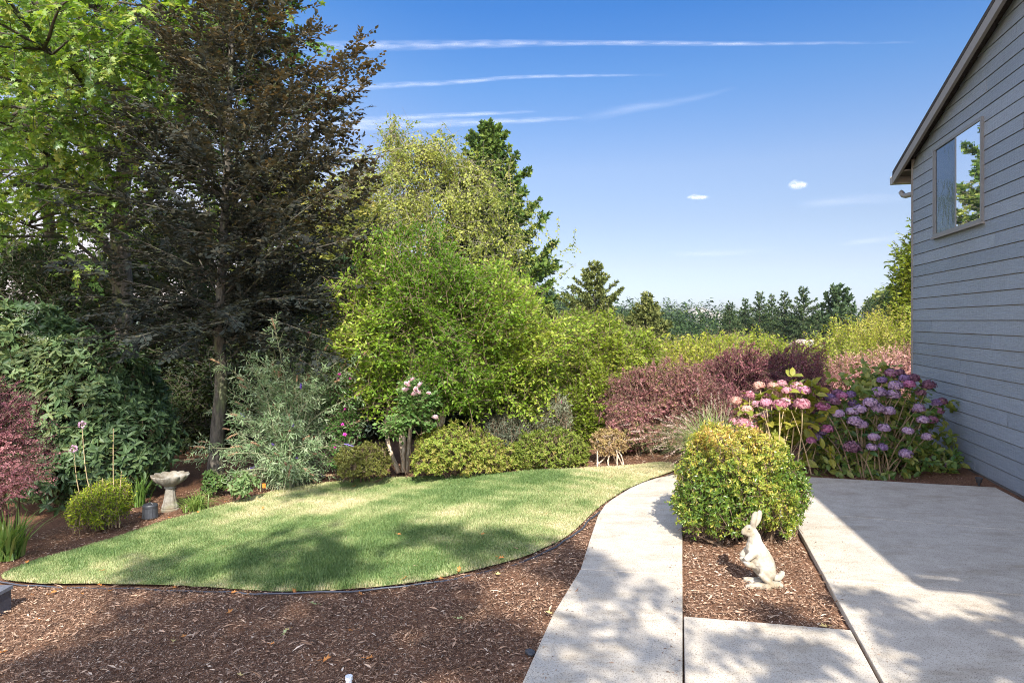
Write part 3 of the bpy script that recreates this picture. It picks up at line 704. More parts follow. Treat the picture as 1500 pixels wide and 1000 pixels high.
# -- crowns built up from shells of twigs
def crown(ells, n, per, leaf, width, seed, shape='rh', tl=.3, mode='flat', out=.8, up=.3, droop=.15, ang=50, jit=.4, inner=.4, lump=.18, lf=3.0, tone_f=None, low=-.8, tonej=.2, rnd=.45):
    r = rng(seed); p, o = shell(ells, n, r, inner, lump, low, lf); m = len(p)
    dv = o * out + np.array([0, 0, up]) + r.normal(0, rnd, (m, 3)); L = tl * r.uniform(.55, 1.35, m)
    S = p - nrm(dv) * (L * .6)[:, None]
    tone = np.clip(.45 + .22 * wave3(p, seed + 9, 2.2) + r.normal(0, .12, m), 0, 1) if tone_f is None else np.clip(tone_f(p, r), 0, 1)
    q = Geo(); twig_leaves(q, S, dv, L, per, leaf, width, r, shape, ang, mode, jit, droop, .05, tone, tonej)
    return q, (S, nrm(dv), L)
def limbs_to(ells, starts, r, each=6, sub=.75):
    """limbs from trunk points into every ellipsoid, with side limbs"""
    out = []
    for (c, rad) in ells:
        c = np.array(c); s = starts[np.argmin(((starts - c + np.array([0, 0, .6])) ** 2).sum(1))]
        out.append(spline([s, (s + c) / 2 + r.normal(0, .08, 3) * np.linalg.norm(c - s), c], 7))
        for i in range(each):
            d = nrm(r.normal(size=3) + np.array([0, 0, .5])); t = r.uniform(.4, 1); p, _ = along(out[-1 - i if i else -1][:], np.array([t])) if False else along(out[-(i + 1)], np.array([t]))
            out.append(spline([p[0], (p[0] + c + d * rad * sub) / 2 + r.normal(0, .05, 3) * rad[0], c + d * rad * sub], 5)) if True else None
        # keep the order: first limb of the group stays a parent by index
    return out

# -- dogwood-like multi-stemmed small tree, the bright green one in the middle
def dogwood():
    r = rng(301); D = 7.9; b = G(590, 694)
    ells = [E(612, 462, 92, 78, 8.3, .8), E(690, 470, 75, 72, 8.6, .8), E(755, 510, 62, 70, 8.7, .6), E(556, 500, 52, 72, 8.2, .6), E(655, 565, 46, 42, 7.9, .4), E(606, 420, 58, 32, 8.5, .5), E(778, 568, 36, 48, 8.9, .5), E(715, 545, 60, 50, 8.6, .5), E(555, 560, 36, 40, 8.1, .35), E(692, 426, 40, 26, 8.7, .4)]
    q, tw = crown(ells, 9800, 9, .052, .026, 302, 'rh', .30, 'flat', .7, .35, .12, 48, .5, .35, .36, 4.5)
    stems = []
    for pts, d in (([(585, 692), (570, 655), (566, 610), (580, 550), (560, 470)], 0), ([(590, 692), (592, 640), (593, 580), (600, 520), (605, 440)], .05), ([(595, 692), (600, 640), (606, 590), (612, 530), (640, 450)], .1), ([(592, 690), (588, 650), (584, 600), (590, 520), (575, 430)], .2)):
        stems.append(spline([P(a, c, b[1] + d + .4 * i / 4) for i, (a, c) in enumerate(pts)], 14))
    t = thing('dogwood_tree', 'bright green multi-stemmed small tree with a dense leafy crown behind the lawn', 'tree', b)
    g_ = Geo()
    for s in stems: g_.tube(s, np.linspace(.030, .012, 14), 8)
    s2 = spline([G(632, 664), P(640, 640, 8.0), P(652, 590, 8.05), P(662, 545, 8.2), P(700, 470, 8.5)], 12); g_.tube(s2, np.linspace(.065, .02, 12), 9)
    sts = np.concatenate([s[8:] for s in stems] + [s2[6:]]); lm = limbs_to(ells, sts, r, 5)
    for l in lm: g_.tube(l, np.linspace(.018, .005, len(l)), 5)
    g_.build('trunk', BK_PALE, t, smooth=True)
    g_ = Geo(); g_.segs(tw[0], tw[0] + tw[1] * tw[2][:, None], .003, .0012, 3); g_.build('twigs', BK_TWIG, t)
    q.build('crown', leafmat('dogwood leaves', [(.075, .15, .014), (.155, .255, .026), (.25, .34, .042), (.38, .41, .075)], .42, .45, .22, (1.5, 1.5, .5)), t)
dogwood()

def big_tree(name, label, base_px, D, ells, n, per, leaf, width, seed, cols, bmat, trunk_top, trunk_r=.16, group=None, each=7, tr=.35, limb_r=.03, **kw):
    r = rng(seed); x = (base_px - 750) / 1000 * D; b = np.array([x, D, g(x, D) - .1]); top = P(trunk_top[0], trunk_top[1], D)
    q, tw = crown(ells, n, per, leaf, width, seed, **kw)
    trunk = spline([b, b * .5 + top * .5 + r.normal(0, .1, 3), top], 12); lm = limbs_to(ells, trunk[3:], r, each)
    t = thing(name, label, 'tree', b, group); g_ = Geo(); g_.tube(trunk, np.linspace(trunk_r, trunk_r * .2, 12), 9)
    for l in lm: g_.tube(l, np.linspace(limb_r, limb_r * .25, len(l)), 5)
    g_.segs(tw[0], tw[0] + tw[1] * tw[2][:, None], limb_r * .22, limb_r * .08, 3)
    g_.build('trunk', bmat, t, smooth=True)
    q.build('crown', leafmat(name + ' leaves %d' % seed, cols, tr, .5, .16), t)
    return t
# -- airy pale birch behind the bright tree
big_tree('birch_tree', 'airy pale olive birch with fine drooping twigs behind the bright green tree', 640, 45.0,
         [E(600, 315, 92, 78, 45.0, 4.5), E(668, 330, 82, 92, 45.6, 4.5), E(590, 245, 32, 48, 45.0, 1.8), E(632, 232, 42, 34, 45.0, 2.4), E(722, 395, 38, 56, 45.9, 3.0), E(525, 320, 48, 40, 44.4, 2.4), E(690, 410, 80, 62, 45.0, 3.6), E(560, 400, 80, 60, 45.0, 3.6), E(690, 262, 36, 36, 45.6, 2.1), E(512, 272, 30, 14, 45.0, 1.2), E(735, 440, 30, 40, 45.0, 1.8), E(572, 196, 10, 20, 45.0, 0.9)],
         4400, 15, .19, .125, 401, [(.11, .14, .026), (.19, .215, .042), (.27, .285, .06), (.34, .34, .09)], BK_BIRCH2, (625, 215), .36, each=9, limb_r=.05,
         tl=1.9, out=.5, up=-.05, droop=.45, ang=55, jit=.6, inner=.5, lump=.32, lf=5.0, rnd=.6)
# -- shaded evergreens behind the beech
DARKG = [(.016, .026, .012), (.028, .044, .018), (.045, .065, .022), (.08, .095, .03)]
for i, (bx, D, el, top, lab) in enumerate((
        (40, 13.2, [E(20, 470, 90, 95, 13.2, 1), E(30, 570, 100, 70, 13, 1), E(90, 420, 60, 60, 13.4, .9), E(30, 400, 60, 50, 13.4, .9), E(110, 480, 50, 60, 11.4, .5)], (40, 380), 'dense dark evergreen at the far left, behind the rhododendron'),
        (215, 13.6, [E(150, 450, 70, 80, 13.6, 1), E(235, 450, 75, 85, 13.8, 1), E(190, 560, 100, 80, 13.2, 1), E(250, 380, 60, 50, 14, 1), E(180, 400, 46, 60, 12.6, .6), E(270, 330, 46, 40, 14.2, .9)], (210, 350), 'dark evergreen between the maple trunk and the beech trunk'),
        (350, 12.8, [E(330, 500, 90, 100, 12.8, 1), E(400, 560, 90, 80, 12.4, 1), E(300, 610, 80, 60, 12, .8)], (340, 400), 'dark evergreen straight behind the beech trunk'),
        (475, 12.0, [E(470, 540, 70, 70, 12, .9), E(540, 590, 80, 70, 11.6, .9), E(620, 610, 90, 60, 11.4, .8), E(440, 620, 70, 50, 11.2, .7)], (480, 470), 'dark evergreen between the butterfly bush and the bright multi-stemmed tree'),
        (720, 11.4, [E(700, 620, 90, 60, 11.4, .8), E(770, 630, 60, 50, 11.2, .7)], (715, 560), 'dark evergreen in the gap right of the leaning pale trunk'))):
    big_tree('evergreen_tree', lab, bx, D, el, 2300, 10, .085, .045, 420 + i, DARKG, BK_DARK, top, .14, 'shaded evergreens behind the garden', each=4, tl=.5, out=.6, up=.1, droop=.2, inner=.45, lump=.25)
# sunlit foliage glimpsed between the beech and the birch
big_tree('cedar_tree', 'sunlit golden green cedar showing between the beech limbs and the birch', 480, 19, [E(470, 380, 70, 70, 19, 1.4), E(430, 300, 60, 60, 19, 1.2), E(500, 440, 60, 50, 18.6, 1.2), E(390, 420, 60, 60, 19, 1.2), E(540, 350, 30, 50, 19, .8), E(330, 345, 50, 40, 19, 1.2), E(250, 360, 50, 40, 19.5, 1.1)], 2600, 10, .13, .06, 431,
         [(.08, .10, .02), (.15, .165, .035), (.25, .23, .05), (.36, .29, .08)], BK_DARK, (470, 290), .16, each=5, tl=.7, out=.6, droop=.3, lump=.3, rnd=.5)
big_tree('cypress_tree', 'small dark green pointed cypress beside the beech limb tips', 505, 14.5, [E(506, 400, 16, 22, 14.5, .3), E(507, 430, 24, 30, 14.5, .35), E(508, 470, 28, 40, 14.5, .4)], 700, 9, .08, .03, 433,
         [(.02, .05, .02), (.035, .08, .03), (.06, .11, .04)], BK_DARK, (506, 380), .08, each=2, tl=.3, out=.5, up=.6, droop=0, mode='spiral')

# -- conifers with whorled limbs
def conifer(name, label, apex, D, half_w, base_py, seed, cols, group=None, nb=None, low=0.0, tuft=.22, spread=1.0, elev=(35, -18), rag=.25, shape_pow=.8, dens=1.0, tw=.3, lim_pow=.9, tipf=.4):
    r = rng(seed); ax_ = P(apex[0], apex[1], D); x = ax_[0]; zb = float(g(x, D)) - .2; h = ax_[2] - zb; rad = half_w / 1000 * D; z_low = P(0, base_py, D)[2]
    nb = nb or int(46 * dens); b = np.array([x, D, zb]); limbs = []
    for i in range(nb):
        f = ((i + r.uniform(0, 1)) / nb) ** lim_pow                  # 0 at apex
        z = ax_[2] - f * (ax_[2] - z_low) * 1.08; ln = rad * (f ** shape_pow) * r.uniform(1 - rag, 1 + rag) + .06 * rad
        el = elev[0] + (elev[1] - elev[0]) * f + r.normal(0, 5)
        limbs.append(limb((x, D, z), i * 137.5 + r.uniform(-25, 25), el, ln, 18, r, 6, .06))
    S, Dv, L = limb_twigs(limbs, tuft * .55 / dens, tuft * 2.0, r, 52, .8, .1, .55, dz=-.1)
    L = L * np.clip((ax_[2] - S[:, 2]) / (tipf * (ax_[2] - z_low)), .10, 1)
    tone = np.clip(.45 + r.normal(0, .16, len(S)), 0, 1); q = Geo()
    twig_leaves(q, S, Dv, L, max(5, int(6 * dens)), tuft * .75, tuft * tw, r, 'tuft', 38, 'spiral', .3, .08, 0, tone, .18)
    # leader
    top = np.repeat(ax_[None], 8, 0) - np.array([0, 0, 1.0]) * (r.uniform(0, rad * .3, 8))[:, None]
    twig_leaves(q, top, np.tile([[0, 0, 1.0]], (8, 1)) + r.normal(0, .3, (8, 3)), np.full(8, tuft * .4), 6, tuft * .35, tuft * tw * .3, r, 'tuft', 25, 'spiral', .2, 0, 0, None, .18)
    t = thing(name, label, 'tree', b, group); g_ = Geo()
    g_.tube(np.array([b, (b + ax_) / 2, ax_]), [h * .016, h * .011, h * .002], 7)
    for l in limbs: g_.tube(l, np.linspace(.012, .003, len(l)) * np.linalg.norm(l[-1] - l[0]) * 1.2 + .004, 4, cap=False)
    g_.build('trunk', BK_DARK, t); q.build('crown', leafmat(name + ' needles %d' % seed, cols, .18, .6, .08, (1.2, 1.3, .6)), t)
    return t
conifer('pine_tree', 'tall dense dark green pine rising behind the birch', (716, 188), 47, 98, 470, 501, [(.03, .058, .014), (.06, .105, .022), (.11, .155, .03), (.17, .21, .045)], tuft=.40, nb=130, dens=2.3, elev=(50, 12), rag=.3, shape_pow=.62, tw=.45)
conifer('spruce_tree', 'broad olive green spruce left of the view across the valley', (871, 388), 42, 104, 560, 502, [(.055, .07, .02), (.10, .12, .034), (.155, .17, .05), (.23, .22, .08)], nb=120, tuft=.24, dens=2.0, elev=(34, -10), rag=.38, shape_pow=1.0, lim_pow=.95, tipf=.7)
conifer('spruce_tree', 'narrow olive green spruce with a thin bare tip, right of the broad one', (947, 432), 38, 74, 560, 503, [(.055, .07, .02), (.105, .12, .034), (.16, .17, .05), (.23, .22, .08)], nb=110, tuft=.22, dens=2.0, elev=(32, -12), rag=.3, shape_pow=1.1, lim_pow=.95, tipf=.7)
conifer('cypress_tree', 'pale yellow green cypress at the right foot of the pine', (806, 452), 24, 40, 560, 504, [(.09, .12, .025), (.15, .18, .04), (.22, .235, .06)], tuft=.18, dens=1.7, elev=(60, 30), rag=.25, shape_pow=.7)
FIR = [(.020, .038, .018), (.038, .062, .026), (.066, .094, .036), (.11, .13, .05)]
for i, (px, py, hw, D, nm, lab) in enumerate((
        (1069, 443, 20, 95, 'fir_tree', 'slim fir, leftmost of the dark row above the pink hedge'),
        (1092, 438, 19, 88, 'fir_tree', 'slim fir second from left in the dark row'),
        (1113, 429, 24, 84, 'fir_tree', 'fir with a long thin bare tip in the dark row'),
        (1130, 433, 20, 92, 'fir_tree', 'fir tucked between the bare tipped fir and the next one'),
        (1149, 429, 25, 86, 'fir_tree', 'broad fir in the middle of the dark row'),
        (1177, 421, 33, 82, 'fir_tree', 'tallest and darkest fir of the row'),
        (1198, 447, 18, 98, 'fir_tree', 'low fir in the gap right of the tallest fir'),
        (1272, 437, 24, 100, 'fir_tree', 'fir standing right of the rounded pine'),
        (1298, 446, 18, 118, 'fir_tree', 'small fir between the pale broadleaf and the house'),
        (1081, 470, 12, 80, 'fir_tree', 'short young fir in front of the row at its left end'))):
    conifer(nm, lab, (px, py), D, hw * 2.15, 540, 520 + i, FIR, 'dark firs across the valley', nb=90, tuft=.34, dens=1.5, elev=(24, -20), rag=.28, shape_pow=1.15, lim_pow=.9, tipf=.9)
conifer('pine_tree', 'rounded blue green pine right of the tallest fir', (1227, 424), 84, 52, 540, 540, [(.03, .055, .025), (.055, .085, .035), (.085, .115, .045)], nb=60, tuft=.6, dens=1.5, elev=(48, 10), rag=.3, shape_pow=.6, tw=.45)
big_tree('broadleaf_tree', 'pale yellow green broadleaf tree behind the firs near the house', 1288, 115, [E(1290, 455, 20, 22, 115, 3), E(1306, 462, 18, 26, 117, 3)], 420, 9, .9, .6, 545, [(.10, .14, .03), (.17, .20, .05), (.24, .24, .08)], BK_DARK, (1290, 440), .4, each=3, limb_r=.1, tl=2.4, out=.6, lump=.25)
big_tree('cedar_tree', 'yellow green cedar leaning out from behind the house corner', 1345, 17, [E(1346, 385, 26, 40, 17, .6), E(1340, 440, 32, 46, 17, .7), E(1336, 500, 36, 40, 17, .7), E(1352, 340, 14, 22, 17, .4)], 900, 9, .12, .055, 546, [(.12, .17, .02), (.23, .27, .035), (.36, .36, .06)], BK_DARK, (1350, 330), .12, each=5, tl=.5, out=.6, up=.4, droop=.1, lump=.3)
big_tree('pine_tree', 'dark pine branch tips left of the yellow green cedar by the house', 1322, 22, [E(1318, 435, 20, 14, 22, .6), E(1312, 462, 22, 14, 22, .6), E(1325, 480, 24, 24, 22, .6)], 420, 9, .13, .04, 547, [(.02, .045, .02), (.04, .075, .03), (.07, .10, .04)], BK_DARK, (1325, 430), .12, each=3, tl=.4, mode='spiral', out=.8, up=.2, lump=.35)

# -- far ridge: one wood that nobody could count, and the roofs showing in it
def forest():
    Q = Geo()
    for args in ((600, 330, 720, 2300, 60, .12), (601, 215, 330, 650, 130, .070), (602, 125, 215, 300, 330, .045)): wood(Q, *args)
    struct(Q.build('forest', leafmat('far wood', [(.024, .045, .018), (.044, .072, .022), (.095, .125, .028), (.18, .19, .042)], .2, .8, .04, (1.1, 1.2, .7))), 'stuff')
def wood(Q, seed, d0, d1, m, k, ls):
    r = rng(seed); D = r.uniform(d0, d1, m); px = r.uniform(560, 1420, m); x = (px - 750) / 1000 * D; z = g(x, D); h = r.uniform(13, 27, m) * np.where(r.uniform(size=m) < .12, 1.25, 1); rad = h * r.uniform(.15, .24, m)
    cap = np.interp(px, [560, 780, 812, 835, 890, 935, 1050, 1120, 1300, 1420], [395, 402, 402, 418, 428, 428, 436, 446, 450, 455]) + 30 * r.uniform(0, 1, m) ** .55
    h = np.minimum(h, np.maximum(CAMH + (470 - cap) / 1000 * D - z, 4)); rad = np.minimum(rad, h * .24)
    decid = r.uniform(size=m) < .42; h = np.where(decid, h * .55, h); rad = np.where(decid, h * .45, rad)
    f = r.uniform(0, 1, (m, k)) ** .7; a = r.uniform(0, 6.283, (m, k))
    prof = np.where(decid[:, None], np.sin(np.pi * (.08 + .9 * f)), f)
    rr = prof * rad[:, None] * r.uniform(.55, 1.1, (m, k))
    p = np.stack([x[:, None] + np.cos(a) * rr, D[:, None] + np.sin(a) * rr, z[:, None] + h[:, None] * (1 - f * .92)], -1)
    ax = np.stack([np.cos(a), np.sin(a), r.normal(-.25, .3, (m, k))], -1); nn = np.stack([np.cos(a) * .6, np.sin(a) * .6, np.ones((m, k))], -1) + r.normal(0, .3, (m, k, 3))
    L = (h[:, None] * ls * r.uniform(.6, 1.4, (m, k))) * np.where(decid[:, None], 1.6, 1)
    tone = np.clip(np.where(decid, r.uniform(.5, 1, m), r.uniform(0, .5, m))[:, None] + r.normal(0, .1, (m, k)), 0, 1)
    put_leaves(Q, p.reshape(-1, 3), ax.reshape(-1, 3), nn.reshape(-1, 3), L.ravel(), (L * .6).ravel(), tone.ravel(), 'rh')
forest()
HOUSE_WALL = plain('cream house wall', (.30, .28, .25), .8, .2, .05, 1, 0); ROOF_PALE = plain('pale roof', (.27, .25, .24), .8, .2, .08, 1, 0); ROOF_BROWN = plain('tan roof', (.42, .32, .25), .8, .2, .1, 1, 0); GLASS_DARK = plain('dark window glass', (.03, .035, .045), .15, .6, .05, 1, 0)
def far_house(px, py, D, w_, label, rm, turn=0.0):
    b = P(px, py, D); d = w_ * .7; hh = w_ * .42; a = np.array([math.cos(turn), math.sin(turn), 0]) * w_; c = np.array([-math.sin(turn), math.cos(turn), 0]) * d
    o = b - a / 2 - c / 2 - UP * hh; h = thing('far_house', label, 'house', b - UP * hh, 'houses on the far hillside')
    q = Geo(); q.box(o - UP * 6, a, c, UP * (hh + 6)); m1, m2 = o + UP * hh + a / 2, o + c + UP * hh + a / 2; rz = UP * w_ * .2
    q.add([o + UP * hh, o + a + UP * hh, m1 + rz * .98], [(0, 1, 2)]); q.build('wall', HOUSE_WALL, h)
    q = Geo(); e = a / w_ * w_ * .06; t = UP * w_ * .03
    q.box(o + UP * hh - e - c * .06, a / 2 + rz + e, c * 1.12, t); q.box(o + UP * hh + a + e - c * .06, -a / 2 + rz - e, c * 1.12, t); q.build('roof', rm, h)
    for k in (.12, .42, .72):
        q = Geo(); q.box(o + a * k - c * .012 + UP * hh * .35, a * .16, c * .01, UP * hh * .4); q.build('window', GLASS_DARK, h)
far_house(1022, 458, 430, 14, 'pale house with a wide roof on the far hillside, leftmost of two', ROOF_PALE, .3)
far_house(1049, 463, 420, 12, 'smaller pale house right of the wide roofed one on the far hillside', ROOF_PALE, -.2)
far_house(1181, 506, 62, 2.4, 'cream house with a tan roof just above the pink hedge', ROOF_BROWN, .35)
# ------------------------------------------------------------------ shrubs and bedding plants
def shrub(name, label, cat, base, ells, n, per, leaf, width, seed, cols, group=None, stems=None, stem_mat=None, stem_r=.012, tr=.34, twig_r=.003, each=3, rough=.5, spec=.22, fol='foliage', trc=(1.5, 1.5, .6), **kw):
    r = rng(seed + 7); q, tw = crown(ells, n, per, leaf, width, seed, **kw)
    t = thing(name, label, cat, base, group); g_ = Geo(); b = np.array(base)
    for (c, rad) in ells:
        for i in range(each):
            e = np.array(c) + nrm(r.normal(size=3)) * np.array(rad) * .75; e[2] = max(e[2], c[2] - rad[2] * .2)
            s = b + np.array([r.normal(0, .06), r.normal(0, .06), -.03]); s[0] += (c[0] - b[0]) * .45; s[1] += (c[1] - b[1]) * .45; s[2] = g(s[0], s[1]) - .04
            g_.tube(spline([s, s * .45 + e * .55 + r.normal(0, .04, 3), e], 7), np.linspace(stem_r, stem_r * .35, 7), 5)
    g_.segs(tw[0], tw[0] + tw[1] * tw[2][:, None], twig_r, twig_r * .4, 3)
    g_.build('stems', stem_mat or BK_TWIG, t)
    q.build(fol, leafmat(name + ' leaves %d' % seed, cols, tr, rough, spec, trc), t)
    return t
def base_of(px, py): return G(px, py)

# rhododendron, large shrub on the left
shrub('rhododendron', 'large dull green rhododendron with broad leaves, behind the bird bath', 'shrub', base_of(110, 735),
      [E(60, 600, 110, 105, 8.6, .8), E(148, 600, 78, 88, 8.7, .7), E(40, 520, 90, 62, 9.2, .7), E(150, 660, 80, 60, 8.2, .5), E(200, 652, 34, 56, 8.5, .45), E(-20, 560, 90, 100, 8.8, .8), E(118, 540, 50, 40, 9, .5), E(60, 680, 70, 50, 8.0, .4)], 4700, 9, .102, .042, 701,
      [(.040, .075, .030), (.070, .12, .045), (.105, .16, .06), (.15, .18, .06)], tr=.18, shape='leaf', tl=.22, mode='whorl', out=.8, up=.45, ang=75, droop=.05, jit=.25, inner=.3, lump=.14, each=5, stem_r=.02, rough=.5, spec=.35, rnd=.4)
def seed_heads():
    r = rng(702); q = Geo()
    for i in range(26):
        c = P(r.uniform(-10, 60), r.uniform(455, 500), 8.6 + r.uniform(-.3, .2)); n = 26
        p = c + r.normal(0, 1, (n, 3)) * np.array([.05, .05, .018]); put_leaves(q, p, r.normal(0, 1, (n, 3)), r.normal(0, .4, (n, 3)) + UP, .016, .014, r.uniform(0, 1, n))
    t = thing('viburnum', 'shrub with flat whitish seed heads at the upper left, above the rhododendron', 'shrub', base_of(20, 700))
    q.build('flower_heads', leafmat('dry flower heads', [(.24, .24, .18), (.42, .42, .33), (.55, .52, .44)], .2), t)['kind'] = 'stuff'
    q2, tw = crown([E(15, 500, 60, 40, 8.9, .4), E(40, 470, 40, 22, 8.9, .3)], 300, 9, .10, .05, 703, 'leaf', .2, 'whorl', ang=75); g_ = Geo(); g_.segs(tw[0], tw[0] + tw[1] * tw[2][:, None], .004, .002); s = G(20, 700)
    for k in range(6): g_.tube(spline([s - UP * .05 + r.normal(0, .05, 3), P(20 + 8 * k, 600, 8.9), P(-10 + 14 * k, 495, 8.9)], 7), np.linspace(.018, .006, 7), 5)
    g_.build('stems', BK_TWIG, t); q2.build('foliage', leafmat('viburnum leaves', [(.04, .07, .03), (.07, .12, .045), (.10, .15, .06)], .25), t)
seed_heads()

# arching twigs beset with tiny leaves (barberry)
def barberry(label, base, ells, n, seed, cols, tl=.27, leaf=.021, out=.75, up=.35, per=36, lateral=None, inner=.35):
    r = rng(seed); p, o = shell(ells, n, r, inner, .26, -.55, 4.2); m = len(p)
    dv = o * out + np.array([0, 0, up]) + r.normal(0, .42, (m, 3))
    if lateral is not None: dv = dv + np.array(lateral)
    L = tl * r.uniform(.5, 1.4, m); S = p - nrm(dv) * (L * .8)[:, None]; q = Geo()
    tone = np.clip(.5 + .2 * wave3(p, seed, 3) + r.normal(0, .15, m), 0, 1)
    twig_leaves(q, S, dv, L, per, leaf, leaf * .62, r, 'rh', 62, 'spiral', .45, .22, .0, tone, .22)
    t = thing('barberry', label, 'shrub', base, 'pink leaved barberries'); g_ = Geo(); b = np.array(base)
    for (c, rad) in ells:
        for i in range(6):
            e = np.array(c) + nrm(r.normal(size=3)) * np.array(rad) * .7; s = b + np.array([(c[0] - b[0]) * .6 + r.normal(0, .08), (c[1] - b[1]) * .6 + r.normal(0, .08), 0]); s[2] = g(s[0], s[1]) - .05
            g_.tube(spline([s, s * .5 + e * .5 + r.normal(0, .05, 3), e], 6), np.linspace(.012, .004, 6), 5)
    g_.segs(S, S + nrm(dv) * L[:, None], .0028, .001); g_.build('stems', BK_TWIG, t)
    q.build('foliage', leafmat('barberry leaves %d' % seed, cols, .32, .5, .18, (1.5, .9, .8)), t)
PINK = [(.075, .028, .040), (.16, .055, .065), (.30, .105, .11), (.42, .17, .15), (.20, .14, .05)]
PINK2 = [(.055, .020, .028), (.125, .043, .056), (.28, .11, .122), (.46, .23, .225)]
barberry('wide pink barberry behind the far end of the lawn, leftmost of the row', base_of(960, 668), [E(958, 594, 66, 56, 8.6, .55), E(1008, 596, 44, 46, 8.7, .45), E(926, 622, 36, 36, 8.3, .35), E(985, 632, 60, 34, 8.4, .35)], 2800, 711, [(.05, .033, .022), (.11, .048, .050), (.25, .108, .112), (.42, .21, .20), (.20, .19, .06)])
barberry('pink barberry in the middle of the row, half in the shade of the house', base_of(1110, 665), [E(1075, 566, 60, 52, 9.6, .55), E(1135, 558, 62, 50, 9.8, .55), E(1100, 610, 76, 45, 9.0, .45), E(1172, 585, 40, 50, 9.0, .4)], 2900, 712, PINK2)
barberry('pale pink barberry against the house corner, behind the purple hydrangea', np.array([7.6, 14.2, float(g(7.6, 14.2))]), [E(1262, 556, 62, 36, 14.2, .6), E(1318, 542, 50, 34, 14.4, .6), E(1222, 575, 40, 34, 14, .5), E(1290, 580, 60, 30, 14, .5)], 1500, 713, [(.14, .07, .065), (.28, .14, .13), (.50, .27, .24), (.60, .38, .32), (.32, .27, .09)], tl=.6, leaf=.03)
barberry('pink barberry cut by the left edge of the photo, twigs reaching right', base_of(5, 765), [E(-5, 640, 52, 70, 6.1, .35), E(-35, 680, 66, 66, 6.0, .4), E(0, 700, 46, 42, 6.0, .3), E(-20, 600, 40, 40, 6.2, .3)], 1000, 714, PINK2, tl=.36, leaf=.018, lateral=(.55, 0, .12), per=40)

# butterfly bush: arching grey green stems, brown spent spikes, a few violet ones
def butterfly_bush():
    r = rng(721); b = base_of(425, 712) - UP * .02; D = b[1]; t = thing('butterfly_bush', 'large silvery green butterfly bush with brown spent flower spikes, in front of the beech', 'shrub', b)
    tips = [(392, 470), (402, 480), (505, 480), (520, 500), (530, 522), (528, 545), (300, 655), (285, 672), (318, 600), (330, 570), (360, 560), (520, 580), (518, 620), (505, 650), (470, 480), (440, 530), (400, 540), (350, 610), (470, 520), (490, 560), (450, 500)]
    while len(tips) < 92: tips.append((r.normal(425, 50), r.uniform(520, 670)))
    while len(tips) < 132: tips.append((r.normal(425, 58), r.uniform(625, 700)))
    q = Geo(); g_ = Geo(); SS, DD, LL = [], [], []; ends = []
    for i, (px, py) in enumerate(tips):
        e = P(px, py, D + r.uniform(-.55, .5)); s = b + np.array([r.normal(0, .10), r.normal(0, .09), 0]); s[2] = g(s[0], s[1])
        m = s * .5 + e * .5 + UP * abs(e[2] - s[2]) * .12 + UP * .08; m[0] = s[0] + (e[0] - s[0]) * .38; m[1] = s[1] + (e[1] - s[1]) * .4
        st = spline([s, m, e], 12); g_.tube(st, np.linspace(.007, .0022, 12), 5); ends.append((st, i))
    S, Dv, L = limb_twigs([s for s, _ in ends], .055, .20, r, 50, .3, .06, .2, dz=.08)
    g_.segs(S, S + Dv * L[:, None], .0022, .001)
    tone = np.clip(.45 + r.normal(0, .2, len(S)), 0, 1)
    twig_leaves(q, S, Dv, L, 8, .062, .013, r, 'leaf', 48, 'spiral', .3, .22, .05, tone, .2)
    g_.build('stems', plain('butterfly bush stems', (.22, .22, .13), .8, .2, .2, 20, 0), t)
    q.build('foliage', leafmat('butterfly bush leaves', [(.10, .165, .07), (.185, .265, .125), (.28, .35, .20), (.37, .42, .28)], .28, .6, .2, (1.2, 1.3, .7)), t)
    brown = plain('spent flower spikes', (.30, .19, .115), .9, .1, .25, 60, .4, .004); vio = plain('violet florets', (.24, .16, .50), .7, .2, .2, 60, .4, .004)
    def spike(tip, d, ln, rad, m_):
        d = nrm(d); k = Geo(); n = 7; pts = np.array([tip + d * ln * x - UP * ln * .18 * x * x for x in np.linspace(0, 1, n)])
        k.tube(pts, rad * np.array([.5, .95, 1, .92, .8, .55, .2]), 6); nl = 60; tt = r.uniform(0, .95, nl); p, dd = along(pts, tt); sd = nrm(r.normal(size=(nl, 3)))
        put_leaves(k, p + sd * rad * .5 * (1 - tt * .6)[:, None], sd + dd * .5, r.normal(size=(nl, 3)), rad * 1.5, rad * 1.1, r.uniform(0, 1, nl)); k.build('flower_spike', m_, t)
    cnt = 0
    for st, i in ends:
        if r.uniform() < .62 or i < 14: spike(st[-1], st[-1] - st[-2] + r.normal(0, .01, 3), r.uniform(.09, .15), .0095, brown if r.uniform() > .10 else vio); cnt += 1
    order = r.permutation(len(S))[:22]
    for k in order: spike(S[k] + Dv[k] * L[k], Dv[k], r.uniform(.07, .12), .008, brown if r.uniform() > .15 else vio)
butterfly_bush()

